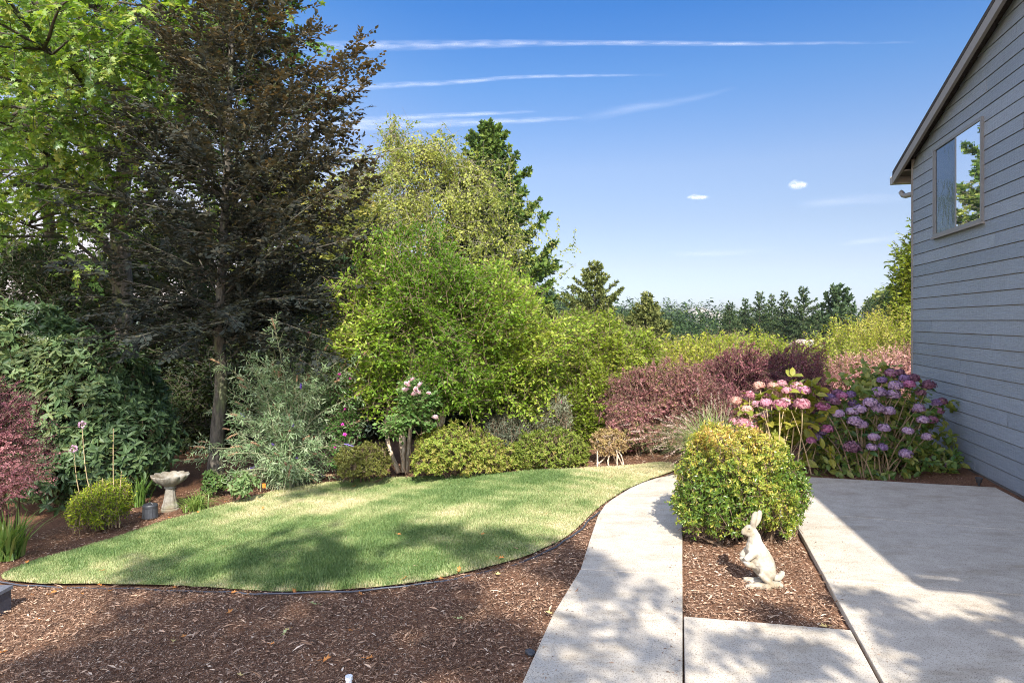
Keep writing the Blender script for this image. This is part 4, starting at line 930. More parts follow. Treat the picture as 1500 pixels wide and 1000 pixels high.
# low azaleas along the back of the lawn
AZ = dict(shape='rh', tl=.10, mode='whorl', out=.8, up=.5, ang=60, droop=.0, jit=.3, inner=.3, lump=.14, lf=5, rnd=.4, low=-.6)
AZC = [(.08, .13, .018), (.15, .215, .028), (.23, .275, .045), (.30, .26, .07)]
AZB = [(.09, .095, .022), (.15, .16, .035), (.21, .20, .05), (.27, .19, .08)]
shrub('azalea', 'small olive azalea mound between the butterfly bush and the pale trunks', 'shrub', base_of(533, 696), [E(532, 676, 30, 20, 7.5, .2), E(518, 684, 16, 14, 7.4, .15), E(548, 682, 16, 16, 7.5, .15)], 800, 9, .030, .013, 731, AZB, 'low azaleas behind the lawn', **AZ)
shrub('azalea', 'wide bright green azalea right of the pale trunks', 'shrub', base_of(675, 696), [E(660, 662, 42, 32, 7.6, .3), E(700, 668, 38, 27, 7.7, .3), E(628, 678, 20, 20, 7.5, .2), E(728, 680, 18, 15, 7.7, .15)], 1500, 9, .036, .015, 732, AZC, 'low azaleas behind the lawn', **AZ)
shrub('azalea', 'rounded green and russet azalea in front of the yellow green hedge', 'shrub', base_of(805, 688), [E(800, 662, 46, 26, 7.8, .3), E(830, 668, 28, 20, 7.8, .25), E(770, 672, 24, 18, 7.8, .2)], 1400, 9, .032, .014, 733, [(.09, .13, .02), (.16, .21, .03), (.23, .255, .05), (.34, .26, .10)], 'low azaleas behind the lawn', **AZ)
shrub('azalea', 'small sparse azalea with yellowing leaves and bare pale legs, right end of the lawn edge', 'shrub', base_of(893, 683), [E(893, 650, 19, 19, 7.8, .14), E(880, 645, 10, 10, 7.8, .1), E(903, 655, 10, 10, 7.8, .1)], 260, 8, .034, .016, 734, [(.17, .15, .04), (.28, .23, .07), (.36, .26, .12), (.22, .14, .08)], 'low azaleas behind the lawn', stem_mat=BK_PALE, stem_r=.010, **AZ)
# the big clipped azalea beside the path, sun bleached on top
def boxy():
    D = 5.08; b = base_of(1083, 790); b = np.array([P(1083, 0, D)[0], D, 0.0]); top = .80
    ells = [E(1082, 700, 61, 60, D, 0.32), E(1041, 718, 37, 50, D - .02, 0.26), E(1120, 718, 41, 50, D + .02, 0.28), E(1080, 740, 64, 38, D - .02, 0.32), E(1068, 672, 46, 36, D, 0.25), E(1101, 668, 36, 32, D, 0.23), E(1020, 764, 19, 18, D - .12, 0.11), E(1015, 712, 18, 26, D, 0.13), E(1150, 712, 19, 30, D, 0.15), E(1141, 762, 19, 18, D - .05, 0.13)]
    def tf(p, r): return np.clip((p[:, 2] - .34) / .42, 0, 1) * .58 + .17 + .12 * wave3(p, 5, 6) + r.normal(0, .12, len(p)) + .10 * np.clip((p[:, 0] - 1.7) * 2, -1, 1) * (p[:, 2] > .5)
    shrub('azalea', 'large rounded azalea beside the path, yellow and orange on top, green below', 'shrub', b, ells, 6400, 10, .026, .0105, 741, [(.075, .14, .020), (.16, .235, .03), (.34, .35, .055), (.46, .39, .08), (.50, .29, .09)],
          stem_r=.011, each=5, tone_f=tf, tonej=.18, shape='rh', tl=.105, mode='whorl', out=.75, up=.45, ang=60, droop=.0, jit=.35, inner=.3, lump=.19, lf=4.5, rnd=.5, low=-.55, tr=.33, spec=.55, rough=.32)
boxy()
# yellow green hedge plants and bushes behind the barberries
YG = [(.11, .16, .016), (.19, .26, .028), (.27, .32, .045), (.36, .35, .07)]
shrub('vine_maple', 'bright yellow green vine maple filling the gap left of the pink barberries', 'shrub', base_of(880, 668), [E(880, 540, 58, 62, 9.6, .6), E(850, 600, 46, 66, 9.2, .5), E(905, 600, 44, 60, 9.3, .5), E(930, 520, 36, 34, 10, .4), E(845, 510, 36, 40, 10, .5), E(860, 640, 40, 34, 8.9, .3)], 3900, 9, .052, .030, 751, YG, tl=.32, mode='flat', out=.7, up=.3, droop=.12, jit=.45, inner=.3, lump=.2, lf=4, tr=.4)
for i, (bx, el, n_, lab, dd) in enumerate((
        (1030, [E(1010, 523, 44, 22, 11.5, .6), E(1055, 519, 44, 20, 11.8, .6), E(1030, 545, 70, 26, 11, .6)], 1000, 'yellow green bush behind the barberries, leftmost of three', 11.5),
        (1120, [E(1095, 512, 40, 17, 14, .7), E(1140, 522, 40, 18, 14, .7), E(1120, 548, 60, 22, 13.6, .7)], 900, 'yellow green bush behind the barberries, middle of three', 14.0),
        (1260, [E(1215, 518, 40, 24, 16, .8), E(1265, 503, 48, 28, 16.4, .9), E(1310, 490, 40, 30, 16.6, .9), E(1325, 525, 40, 36, 16.2, .8), E(1250, 545, 70, 26, 15.8, .8), E(1190, 532, 30, 16, 16, .7)], 1900, 'tall yellow green bush behind the barberries, beside the house corner', 16.0))):
    t_ = shrub('leafy_bush', lab, 'shrub', (P(bx, 0, dd)[0], dd, float(g(P(bx, 0, dd)[0], dd)) - .05), el, n_, 9, .062, .034, 755 + i, [(.13, .18, .018), (.22, .27, .03), (.33, .34, .05), (.42, .37, .09)], 'yellow green bushes', tl=.52, mode='flat', out=.5, up=.85, droop=.1, jit=.4, inner=.3, lump=.28, lf=4, tr=.4, rnd=.5)
# grey green sage like bush and the small lavender grey plant behind the azaleas
shrub('grey_shrub', 'grey green small leaved shrub behind the azaleas, left of the grey spiky plant', 'shrub', base_of(745, 680), [E(742, 638, 40, 38, 8.4, .3), E(765, 655, 26, 30, 8.3, .25)], 900, 9, .035, .011, 761, [(.075, .095, .065), (.13, .155, .105), (.20, .215, .15)], tl=.2, mode='spiral', out=.6, up=.6, droop=0, jit=.3, lump=.2)
def spiky_grey():
    t_ = shrub('butterfly_bush', 'small grey butterfly bush with upright orange brown spikes and one pink one', 'shrub', base_of(815, 678), [E(812, 622, 22, 34, 8.5, .2), E(800, 640, 20, 26, 8.5, .2), E(822, 600, 10, 18, 8.5, .1)], 420, 9, .05, .012, 764, [(.12, .14, .08), (.19, .21, .14), (.26, .27, .19)], tl=.22, mode='spiral', out=.35, up=1, droop=0, jit=.3)
    r = rng(765)
    for px, py, c in ((814, 572, (.36, .20, .07)), (804, 590, (.34, .22, .10)), (822, 588, (.60, .16, .34)), (795, 606, (.33, .21, .11)), (826, 602, (.35, .24, .12))):
        k = Geo(); a = P(px, py + 16, 8.5); n = 80; tt = r.uniform(0, 1, n); p = a + UP * (tt * .15)[:, None] + r.normal(0, .008, (n, 3)) * (1.1 - tt)[:, None]
        k.tube([a - UP * .1, a + UP * .14], [.003, .002], 5); put_leaves(k, p, r.normal(0, 1, (n, 3)) + UP * .5, r.normal(0, 1, (n, 3)), .014, .010, r.uniform(0, 1, n)); k.build('flower_spike', plain('spike %d' % px, c, .8, .2, .2, 40, 0), t_)
spiky_grey()
# fuchsia pink flowering shrub seen between the beech and the dogwood
def flowering(name, label, base, ells, n, cols, seed, flowers, fcol, fsize, D, leaf=.045, w_=.022, nm='flower', stem_mat=None, tl=.22, stemr=.010, petals=9):
    t_ = shrub(name, label, 'shrub', base, ells, n, 8, leaf, w_, seed, cols, tl=tl, mode='flat', out=.7, up=.3, droop=.1, jit=.4, lump=.25, stem_mat=stem_mat, stem_r=stemr, each=2 if petals < 12 else 1)
    r = rng(seed + 1); me = None; m_ = leafmat(name + ' petals %d' % seed, fcol, .3, .6, .2, (1.2, 1, 1.1))
    for i, (px, py) in enumerate(flowers):
        p = P(px, py, D + r.uniform(-.12, .02))
        if me is None:
            k = Geo(); m = petals; a = np.arange(m) * 2.4; el = np.linspace(.2, 1.25, m); ax = np.column_stack([np.cos(a) * np.cos(el), np.sin(a) * np.cos(el), np.sin(el)])
            put_leaves(k, np.zeros((m, 3)), ax, np.column_stack([-np.cos(a) * np.sin(el), -np.sin(a) * np.sin(el), np.cos(el)]), fsize * .62, fsize * .55, r.uniform(0, 1, m), 'leaf')
            o = k.build(nm, m_, t_, loc=None) if False else None
            o = Geo.build(k, nm, m_); me = o.data
        else: o = bpy.data.objects.new(nm, me); C.objects.link(o)
        o.parent = t_; o.location = Vector(p) - Vector(t_.location); s_ = r.uniform(.8, 1.25); o.scale = (s_, s_, s_); o.rotation_euler = (r.uniform(.2, 1.1), r.uniform(-.5, .5), r.uniform(0, 6))
    return t_
r0 = rng(770)
flowering('fuchsia', 'leafy shrub dotted with magenta flowers, peeking over the beech skirt', base_of(482, 700) + np.array([0, 1.6, -.1]), [E(478, 460, 45, 45, 9.6, .4), E(510, 510, 40, 60, 9.4, .4), E(490, 570, 50, 60, 9.2, .4)], 700, [(.03, .07, .02), (.06, .12, .03), (.10, .17, .04)], 771,
          [(460, 432), (470, 441), (482, 434), (492, 440), (466, 449), (487, 447), (478, 425), (499, 436), (472, 470), (452, 488)], [(.45, .06, .30), (.62, .12, .42)], .05, 9.1)
flowering('fuchsia', 'slender shrub with magenta flowers on the right flank of the butterfly bush', base_of(505, 702), [E(502, 560, 20, 26, 7.9, .15), E(508, 620, 20, 34, 7.9, .15), E(505, 665, 16, 26, 7.8, .15)], 320, [(.035, .085, .02), (.06, .13, .03), (.10, .19, .045)], 773,
          [(497, 549), (495, 556), (513, 555), (502, 622), (505, 637), (492, 656), (466, 545), (506, 600)], [(.50, .05, .32), (.66, .10, .45)], .04, 7.7)
flowering('rose_bush', 'tall rose bush with pale pink blooms in front of the pale trunks', base_of(606, 692), [E(610, 602, 20, 24, 7.45, .13), E(602, 570, 12, 14, 7.45, .1), E(622, 585, 14, 16, 7.45, .1), E(582, 622, 14, 12, 7.4, .1)], 300, [(.07, .14, .035), (.13, .22, .06), (.20, .29, .10)], 775,
          [(594, 562), (598, 566), (592, 571), (597, 572), (605, 557), (617, 564), (610, 570), (612, 576), (607, 579), (628, 577), (637, 613), (609, 573), (600, 561)], [(.62, .38, .40), (.75, .55, .56), (.80, .68, .68)], .062, 7.28, .055, .034, 'rose', None, .2, .0045, 16)

# -- hydrangeas: bare canes, broad leaves, one head per cane
def floret_head(geo, c, rad, r, flat=.75, n=130, size=.024, tone=.5):
    d = nrm(r.normal(size=(n, 3))); d = d[d[:, 2] > -.45]; m = len(d); p = c + d * rad * np.array([1, 1, flat]) * (1 + .07 * r.normal(size=m))[:, None]
    up = nrm(np.cross(d, r.normal(size=(m, 3)))); sd = np.cross(d, up); tn = np.clip(tone + r.normal(0, .2, m), 0, 1)
    for k in range(4):
        a = k * math.pi / 2; ax = up * math.cos(a) + sd * math.sin(a) + d * .18; put_leaves(geo, p, ax, d + r.normal(0, .15, (m, 3)), size * .62, size * .60, tn)
    geo.add(*ico(c, rad * .86 * np.array([1, 1, flat])), 0.05)
def ico(c, rad):
    k, q = 10, 6; V = []; T = []
    for i in range(q + 1):
        th = math.pi * i / q
        for j in range(k): ph = 2 * math.pi * j / k; V.append((math.sin(th) * math.cos(ph), math.sin(th) * math.sin(ph), math.cos(th)))
    for i in range(q):
        for j in range(k): a = i * k + j; b = i * k + (j + 1) % k; T += [(a, a + k, b + k), (a, b + k, b)]
    return np.array(V) * rad + c, T
def hydrangea(label, base, heads, canes, leaf_ells, n_leaf, lcols, hcols, seed, D, head_r=(.05, .075), spread=.35, flat=.75, leaf=.13, hs=1.0, cm=None):
    r = rng(seed); b = np.array(base); t_ = thing('hydrangea', label, 'shrub', b, 'hydrangeas beside the patio'); g_ = Geo(); S, Dv, L = [], [], []
    mats = [leafmat('hydrangea florets %d %d' % (seed, i), c, .3, .6, .2, (1.15, 1.0, 1.15)) for i, c in enumerate(hcols)]
    for i, hd in enumerate(heads):
        px, py = hd[:2]; dd = hd[3] if len(hd) > 3 else r.uniform(-.25, .3); hr = (hd[4] * hs / 1000 * D) if len(hd) > 4 else r.uniform(*head_r); c = P(px, py, D + dd)
        s = b + np.array([(c[0] - b[0]) * spread + r.normal(0, .05), (c[1] - b[1]) * .6 + r.normal(0, .04), 0]); s[2] = g(s[0], s[1]) - .03
        m = s * .45 + c * .55 + np.array([(c[0] - s[0]) * -.08 + r.normal(0, .02), r.normal(0, .02), .03]); cane = spline([s, m, c], 9); g_.tube(cane, np.linspace(.0075, .0045, 9), 5)
        k = Geo(); mi = hd[2] if len(hd) > 2 else r.integers(len(mats)); floret_head(k, c, hr, r, flat if mi != 9 else .35, int(210 + 60 * r.uniform()), .019 + hr * .05, r.uniform(.3, .7)); k.build('flower_head', mats[mi % len(mats)], t_)
        for t0 in (.55, .72, .86):
            if r.uniform() < .75:
                p, d = along(cane, np.array([t0])); S.append(p[0]); Dv.append(d[0]); L.append(.10)
    for i in range(canes):
        px, py, px2, py2 = r.uniform(*leaf_ells['cane_x']), leaf_ells['cane_y0'], r.uniform(*leaf_ells['cane_x2']), r.uniform(*leaf_ells['cane_y'])
        c = P(px2, py2, D + r.uniform(-.35, .3)); s = np.array([P(px, 0, D)[0], D + r.uniform(-.3, .2), 0]); s[2] = g(s[0], s[1]) - .03
        g_.tube(spline([s, s * .5 + c * .5 + r.normal(0, .03, 3), c], 7), np.linspace(.007, .003, 7), 5)
    g_.build('canes', cm or BK_TAN, t_)
    q, tw = crown(leaf_ells['e'], n_leaf, 4, leaf, leaf * .62, seed + 3, 'leaf', .12, 'whorl', .6, .5, .15, 70, .35, .4, .25, 5)
    if len(S): twig_leaves(q, np.array(S), np.array(Dv), np.array(L), 3, leaf, leaf * .62, r, 'leaf', 72, 'whorl', .35, .2, 0, None, .2)
    q.build('foliage', leafmat('hydrangea leaves %d' % seed, lcols, .35, .45, .4, (1.4, 1.5, .5)), t_)
PK = [[(.30, .10, .14), (.48, .23, .26), (.62, .42, .40)], [(.34, .15, .12), (.54, .32, .25), (.66, .48, .38)], [(.36, .12, .20), (.54, .27, .34), (.66, .46, .48)]]
hydrangea('hydrangea with sunlit dusty pink flower heads on bare straw coloured canes', G(1140, 694), [(1112, 565, 1, 0, 8), (1098, 578, 0, 0, 7), (1078, 587, 1, -.1, 8), (1093, 587, 1, .1, 7), (1132, 566, 1, .1, 8), (1145, 562, 0, .2, 7), (1152, 572, 0, 0, 7), (1168, 567, 0, .1, 10), (1178, 572, 2, 0, 9),
          (1122, 590, 2, -.1, 8), (1108, 592, 2, 0, 7), (1142, 593, 0, -.2, 10), (1150, 589, 2, 0, 8), (1175, 592, 0, -.2, 11), (1094, 600, 1, -.1, 8), (1084, 602, 1, 0, 7), (1120, 608, 2, 0, 6), (1075, 618, 0, -.1, 7), (1088, 620, 0, -.15, 10), (1098, 623, 2, -.1, 7), (1138, 578, 1, .15, 8), (1158, 580, 0, .2, 7), (1186, 580, 1, .2, 8)],
          14, {'e': [E(1170, 575, 24, 22, 7.5, .2), E(1185, 620, 22, 40, 7.4, .2), E(1135, 625, 40, 26, 7.5, .2), E(1150, 660, 40, 26, 7.4, .2)], 'cane_x': (1110, 1190), 'cane_y0': 690, 'cane_x2': (1090, 1200), 'cane_y': (600, 650)}, 60, [(.10, .13, .02), (.20, .22, .03), (.34, .30, .05)], PK, 801, 7.35)
PU = [[(.12, .07, .15), (.20, .125, .25), (.32, .23, .38)], [(.16, .07, .12), (.26, .12, .18), (.38, .22, .30)], [(.24, .16, .26), (.40, .28, .40), (.56, .44, .53)], [(.32, .09, .20), (.44, .18, .30), (.54, .30, .42)], [(.10, .05, .08), (.19, .09, .13), (.28, .16, .20)]]
hydrangea('hydrangea in house shade with violet, mauve and wine flower heads against the grey siding', G(1285, 702), [(1205, 595, 3, -.3, 11), (1222, 588, 1, -.1, 9), (1233, 580, 3, 0, 9), (1217, 583, 0, .1, 9), (1246, 578, 0, 0, 8), (1227, 576, 1, .2, 9), (1250, 591, 0, 0, 8), (1205, 632, 0, -.2, 10), (1212, 628, 3, -.3, 9), (1188, 645, 3, -.3, 7), (1195, 640, 0, -.2, 9), (1248, 655, 4, -.5, 13),
          (1292, 557, 0, .1, 8), (1305, 548, 1, .2, 12), (1318, 546, 4, .2, 8), (1325, 554, 0, 0, 8), (1338, 554, 4, 0, 10), (1312, 565, 2, -.1, 11), (1332, 563, 3, -.1, 9), (1287, 575, 2, -.1, 12), (1308, 578, 2, -.1, 11), (1360, 564, 4, 0, 11), (1348, 575, 4, 0, 8), (1275, 590, 2, -.2, 11), (1260, 600, 2, -.2, 10), (1285, 598, 2, -.2, 11), (1302, 602, 2, -.2, 10),
          (1228, 606, 2, -.3, 9), (1248, 603, 2, -.2, 9), (1252, 617, 2, -.3, 11), (1262, 622, 2, -.3, 9), (1295, 627, 2, -.4, 9), (1330, 631, 2, -.4, 8), (1358, 640, 2, -.3, 8), (1280, 640, 2, -.5, 8), (1277, 655, 2, -.5, 8), (1292, 655, 0, -.5, 8), (1327, 665, 2, -.5, 10), (1345, 598, 2, -.1, 10), (1365, 615, 1, -.1, 9), (1352, 615, 2, -.2, 9), (1372, 590, 0, 0, 8), (1380, 588, 4, 0, 8), (1375, 602, 1, 0, 8), (1340, 600, 1, .1, 8), (1384, 680, 2, -.1, 5), (1393, 697, 2, -.2, 4)],
          46, {'e': [E(1275, 560, 34, 24, 7.9, .25), E(1270, 640, 70, 48, 7.6, .35), E(1330, 650, 46, 46, 7.7, .3), E(1225, 650, 36, 40, 7.5, .3), E(1370, 680, 20, 24, 7.5, .2), E(1300, 690, 80, 20, 7.2, .2), E(1310, 600, 60, 40, 7.9, .3)], 'cane_x': (1190, 1340), 'cane_y0': 700, 'cane_x2': (1170, 1370), 'cane_y': (600, 680)}, 620, [(.035, .09, .03), (.065, .14, .035), (.12, .18, .04), (.22, .24, .055)], PU, 802, 7.55, leaf=.088, hs=.86, cm=plain('brown canes', (.20, .145, .085), .85, .2, .25, 20, 0))

# -- grassy clumps
def clump(name, label, cat, base, n, ht, wid, seed, cols, spread=.05, lean=(0, 0), curl=.6, seg=6, group=None, out=.5, heads=None):
    r = rng(seed); b = np.array(base); q = Geo(); t_ = thing(name, label, cat, b, group); tips = []
    h = ht * r.uniform(.55, 1.1, n); a = r.uniform(0, 6.283, n); o = out * r.uniform(.15, 1.2, n); t = np.linspace(0, 1, seg)
    d = np.stack([np.cos(a) * o + lean[0], np.sin(a) * o + lean[1]], -1)
    s = b[:2] + r.normal(0, spread, (n, 2)); sz = g(s[:, 0], s[:, 1])
    X = s[:, None] + d[:, None] * (h[:, None] * (t[None] * .45 + .75 * t[None] ** 2))[..., None]
    Z = sz[:, None] + h[:, None] * (t[None] - curl * .55 * np.linalg.norm(d, axis=-1)[:, None] * t[None] ** 3 - 0 * t) - .01
    c = np.concatenate([X, Z[..., None]], -1); sd = nrm(np.stack([-d[:, 1] + 1e-4, d[:, 0], 0 * a], -1)); wv = wid * (1 - t ** 2.2) * .5 + .0004
    V = np.stack([c - sd[:, None] * wv[None, :, None], c + sd[:, None] * wv[None, :, None]], 2).reshape(n, -1, 3)
    k = np.arange(seg - 1) * 2; T1 = np.concatenate([np.stack([k, k + 1, k + 3], -1), np.stack([k, k + 3, k + 2], -1)]); T = (np.arange(n)[:, None, None] * seg * 2 + T1[None]).reshape(-1, 3)
    q.add(V.reshape(-1, 3), T, np.repeat(np.clip(r.normal(.5, .25, n), 0, 1), seg * 2)); q.build('blades', leafmat(name + ' blades %d' % seed, cols, .35, .4, .4), t_)
    if heads:
        k2 = Geo(); idx = r.permutation(n)[:heads[0]]
        for i in idx:
            p, v = c[i, -1], nrm(c[i, -1] - c[i, -2]); m = 40; tt = r.uniform(-.3, 1, m)
            put_leaves(k2, p + v * (tt * heads[1])[:, None] + r.normal(0, .004, (m, 3)), v + r.normal(0, .5, (m, 3)), r.normal(size=(m, 3)), heads[2], heads[2] * .4, r.uniform(0, 1, m))
        k2.build('seed_heads', leafmat(name + ' heads', heads[3], .3, .7, .1), t_)['kind'] = 'stuff'
    return t_
clump('iris', 'iris clump with broad sword leaves below the pink barberry at the left edge', 'plant', G(10, 818), 95, .46, .022, 821, [(.06, .13, .03), (.11, .20, .04), (.18, .26, .07), (.30, .30, .10)], .045, (.22, 0), .5, out=.55)
clump('daylily', 'low grassy daylily clump right of the bird bath', 'plant', G(287, 746), 190, .26, .009, 822, [(.09, .16, .03), (.16, .24, .05), (.26, .31, .09)], .05, (0, 0), 1.3, out=1.0)
clump('blue_flag', 'upright narrow leaved clump with one violet flower left of the bird bath', 'plant', G(205, 740), 60, .38, .013, 823, [(.07, .15, .03), (.12, .22, .04), (.20, .28, .08)], .03, (0, 0), .5, out=.4)
clump('fountain_grass', 'fountain grass with arching blades and pale mauve seed heads behind the big azalea', 'plant', np.array([P(1046, 0, 7.25)[0], 7.25, 0]), 760, .80, .0065, 824, [(.14, .21, .06), (.23, .31, .10), (.33, .39, .17), (.46, .44, .26)], .08, (-.26, -.08), 1.0, 8, out=.72, heads=(110, .09, .014, [(.30, .22, .20), (.45, .34, .30), (.58, .46, .40)]))
# golden mound, stalky asters, ivy tuft by the beech, seedling by the path
shrub('golden_shrub', 'small golden yellow shrub in the mulch left of the bird bath', 'shrub', base_of(145, 768), [E(148, 738, 33, 26, 6.75, .22), E(130, 750, 22, 18, 6.7, .16), E(165, 730, 18, 20, 6.8, .15)], 1700, 9, .028, .011, 831, [(.18, .26, .02), (.36, .40, .035), (.55, .54, .05), (.66, .60, .09)], tl=.14, mode='spiral', out=.5, up=.9, droop=0, jit=.3, lump=.12, tr=.35)
def stalks():
    r = rng(835); t_ = thing('phlox', 'straggly stalks topped with pale pink flowers rising behind the golden shrub', 'plant', base_of(150, 745)); g_ = Geo(); q = Geo(); b = np.array(t_.location); D = 6.75
    fl = plain('pale pink petals', (.60, .36, .47), .7, .2, .15, 60, 0)
    for i, (px, py, bx) in enumerate(((108, 657, 140), (166, 627, 170), (120, 622, 150), (178, 690, 175), (150, 700, 160))):
        e = P(px, py, D); s = np.array([P(bx, 0, D)[0], D, 0]); s[2] = g(s[0], s[1]); st = spline([s, s * .5 + e * .5 + r.normal(0, .02, 3), e], 9); g_.tube(st, np.linspace(.006, .003, 9), 5)
        tt = np.repeat(np.linspace(.15, .97, 13), 2); p, d = along(st, tt); az = np.arange(26) * 2.6 + r.uniform(0, 6); ax = np.column_stack([np.cos(az), np.sin(az), r.uniform(-.1, .5, 26)]); put_leaves(q, p, ax, np.tile(UP, (26, 1)) + r.normal(0, .2, (26, 3)), .075 * (1.15 - tt * .7), .018, r.uniform(.2, .9, 26), 'leaf')
        if i in (0, 2):
            k = Geo(); n = 46; d = nrm(r.normal(size=(n, 3))); put_leaves(k, e + d * .022, d + r.normal(0, .3, (n, 3)), r.normal(size=(n, 3)), .022, .018, r.uniform(0, 1, n)); k.build('flower_head', fl, t_)
    g_.build('stems', BK_TAN, t_); q.build('foliage', leafmat('phlox leaves', [(.11, .17, .03), (.20, .26, .05), (.32, .34, .10)], .4), t_)
stalks()
shrub('small_plant', 'small broad leaved seedling in the mulch beside the beech trunk', 'plant', base_of(358, 722), [E(358, 708, 14, 12, 7.35, .1), E(350, 715, 10, 8, 7.3, .08)], 60, 5, .055, .03, 841, [(.08, .15, .05), (.14, .22, .08), (.22, .28, .12)], shape='leaf', tl=.1, mode='whorl', ang=70)
shrub('ivy_tuft', 'ivy tuft growing at the foot of the beech trunk', 'plant', base_of(317, 722), [E(316, 708, 15, 10, 7.85, .1), E(309, 700, 8, 10, 7.85, .08)], 120, 5, .035, .025, 843, [(.05, .10, .03), (.09, .16, .04), (.14, .20, .06)], shape='leaf', tl=.08, mode='whorl', ang=70)

# ------------------------------------------------------------------ rabbit statue, bird bath and other things
STONE = None
def stone(k=1.0):
    m, N, Lk, b = mat('weathered cast stone'); v = objco(N, Lk)
    n1 = noise(N, Lk, 14, 7, .65, v); n2 = noise(N, Lk, 90, 4, .7, v); n3 = noise(N, Lk, 5, 4, .6, v)
    r1 = ramp(N, [(.32, (.25 * k, .22 * k, .17 * k)), (.52, (.39 * k, .36 * k, .30 * k)), (.75, (.46 * k, .435 * k, .38 * k))]); Lk.new(n1.outputs[0], r1.inputs[0])
    r3 = ramp(N, [(.42, (1, 1, 1)), (.62, (.62, .55, .44))]); Lk.new(n3.outputs[0], r3.inputs[0])
    Lk.new(mixc(N, Lk, 1.0, r1.outputs[0], r3.outputs[0], 'MULTIPLY'), b.inputs['Base Color']); b.inputs['Roughness'].default_value = .9; b.inputs['Specular IOR Level'].default_value = .2
    ad = N.new('ShaderNodeMath'); ad.operation = 'ADD'; Lk.new(n1.outputs[0], ad.inputs[0]); Lk.new(n2.outputs[0], ad.inputs[1]); bump(N, Lk, ad.outputs[0], .45, .004, b); return m
STONE = stone(); STONE2 = stone(.68)
def remeshed(geo, name, m, parent, vox=.006, sm=3):
    o = geo.build(name + '_src', m); md = o.modifiers.new('r', 'REMESH'); md.mode = 'VOXEL'; md.voxel_size = vox; s = o.modifiers.new('s', 'SMOOTH'); s.factor = .5; s.iterations = sm
    dg = bpy.context.evaluated_depsgraph_get(); me = bpy.data.meshes.new_from_object(o.evaluated_get(dg)); me.name = name
    bpy.data.objects.remove(o); me.materials.clear(); me.materials.append(m)
    for p in me.polygons: p.use_smooth = True
    o2 = bpy.data.objects.new(name, me); C.objects.link(o2); o2.parent = parent; o2.location = (0, 0, 0)
    return o2
def rabbit():
    base = np.array([P(1119, 0, 4.2)[0], 4.2, -.02]); k = .00419
    t_ = thing('rabbit_statue', 'pale cast stone statue of a rabbit sitting upright with ears raised, in the mulch bed', 'statue', base)
    def L(px, py, y=0.0): return np.array([(px - 1119) * k, y, (859 - py) * k])
    q = Geo()
    def ball(px, py, rx, rz, ry, y=0.0, tilt=0.0):
        V, T = ico(np.zeros(3), np.array([rx * k, ry, rz * k])); c, s = math.cos(tilt), math.sin(tilt)
        V = np.column_stack([V[:, 0] * c + V[:, 2] * s, V[:, 1], -V[:, 0] * s + V[:, 2] * c]); q.add(V + L(px, py, y), T)
    def rope(pts, rad): q.tube(spline([L(*p) for p in pts], 14), np.interp(np.linspace(0, 1, 14), np.linspace(0, 1, len(rad)), np.array(rad) * k), 10)
    # torso from the rump up to the neck
    rope([(1124, 841, 0), (1119, 828, 0), (1111, 812, 0), (1106, 798, 0), (1105, 784, 0)], [13.5, 15.5, 14.5, 11.0, 7.6])
    ball(1101, 806, 8.5, 13, .042); ball(1108, 822, 12, 12, .055); ball(1122, 834, 13.5, 14.5, .058)
    # head: skull, muzzle, cheek, chin
    ball(1098, 779, 9.5, 8.2, .030, 0, .1); ball(1092, 781, 6.4, 5.4, .022, 0, .1); ball(1089.5, 782.5, 4.0, 3.9, .016); ball(1096, 783, 6.5, 5.5, .026)
    rope([(1106, 795, 0), (1104, 786, 0), (1101, 780, 0)], [9, 8, 7.4])
    # ears
    for (y, dx) in ((-.013, 0), (.016, 8.5)):
        rope([(1102 + dx * .3, 775, y * .7), (1102.5 + dx, 766, y), (1104.5 + dx * 1.1, 756, y), (1107 + dx * .95, 751, y)], [3.4, 4.6, 4.2, 1.6])
    for s in (-1, 1):
        y = s * .036
        rope([(1104, 808, y), (1096, 814, y * 1.1), (1090, 820, y), (1092.5, 826, y * .9), (1099, 829, y * .7), (1105, 831, y * .6)], [6.5, 5.6, 4.8, 4.5, 4.0, 3.2])      # bent foreleg
        ball(1121, 836, 12.5, 14.0, .022, s * .046, -.3)                                                                            # haunch
        rope([(1109, 838, s * .052), (1116, 846, s * .054), (1127, 855, s * .054)], [4.2, 4.4, 3.6]); rope([(1129, 856, s * .054), (1116, 856.5, s * .056), (1098, 855.5, s * .05), (1093, 855, s * .047)], [3.4, 3.2, 3.2, 2.6])   # hind foot
    rope([(1133, 848, 0), (1140, 849, 0), (1145, 844, 0), (1146.5, 839, 0)], [5, 5, 4.6, 2.8])                                       # tail
    remeshed(q, 'body', STONE, t_, .0042, 3)
    e = Geo(); dark = plain('grey painted eyes', (.10, .085, .07), .6, .3, .1, 20, 0)
    for s in (-1, 1): V, T = ico(L(1095.5, 775.5, s * .0245), np.array([.0062, .004, .0052])); e = Geo(); e.add(V + np.array(t_.location), T); e.build('eye', dark, t_, smooth=True)
    # rocky base
    q = Geo(); r = rng(9)
    for i in range(15): V, T = ico(np.array([r.uniform(-.095, .095), r.uniform(-.06, .06), .006]), np.array([r.uniform(.03, .05), r.uniform(.025, .045), r.uniform(.014, .024)])); q.add(V, T)
    remeshed(q, 'base', STONE, t_, .005, 2)
rabbit()
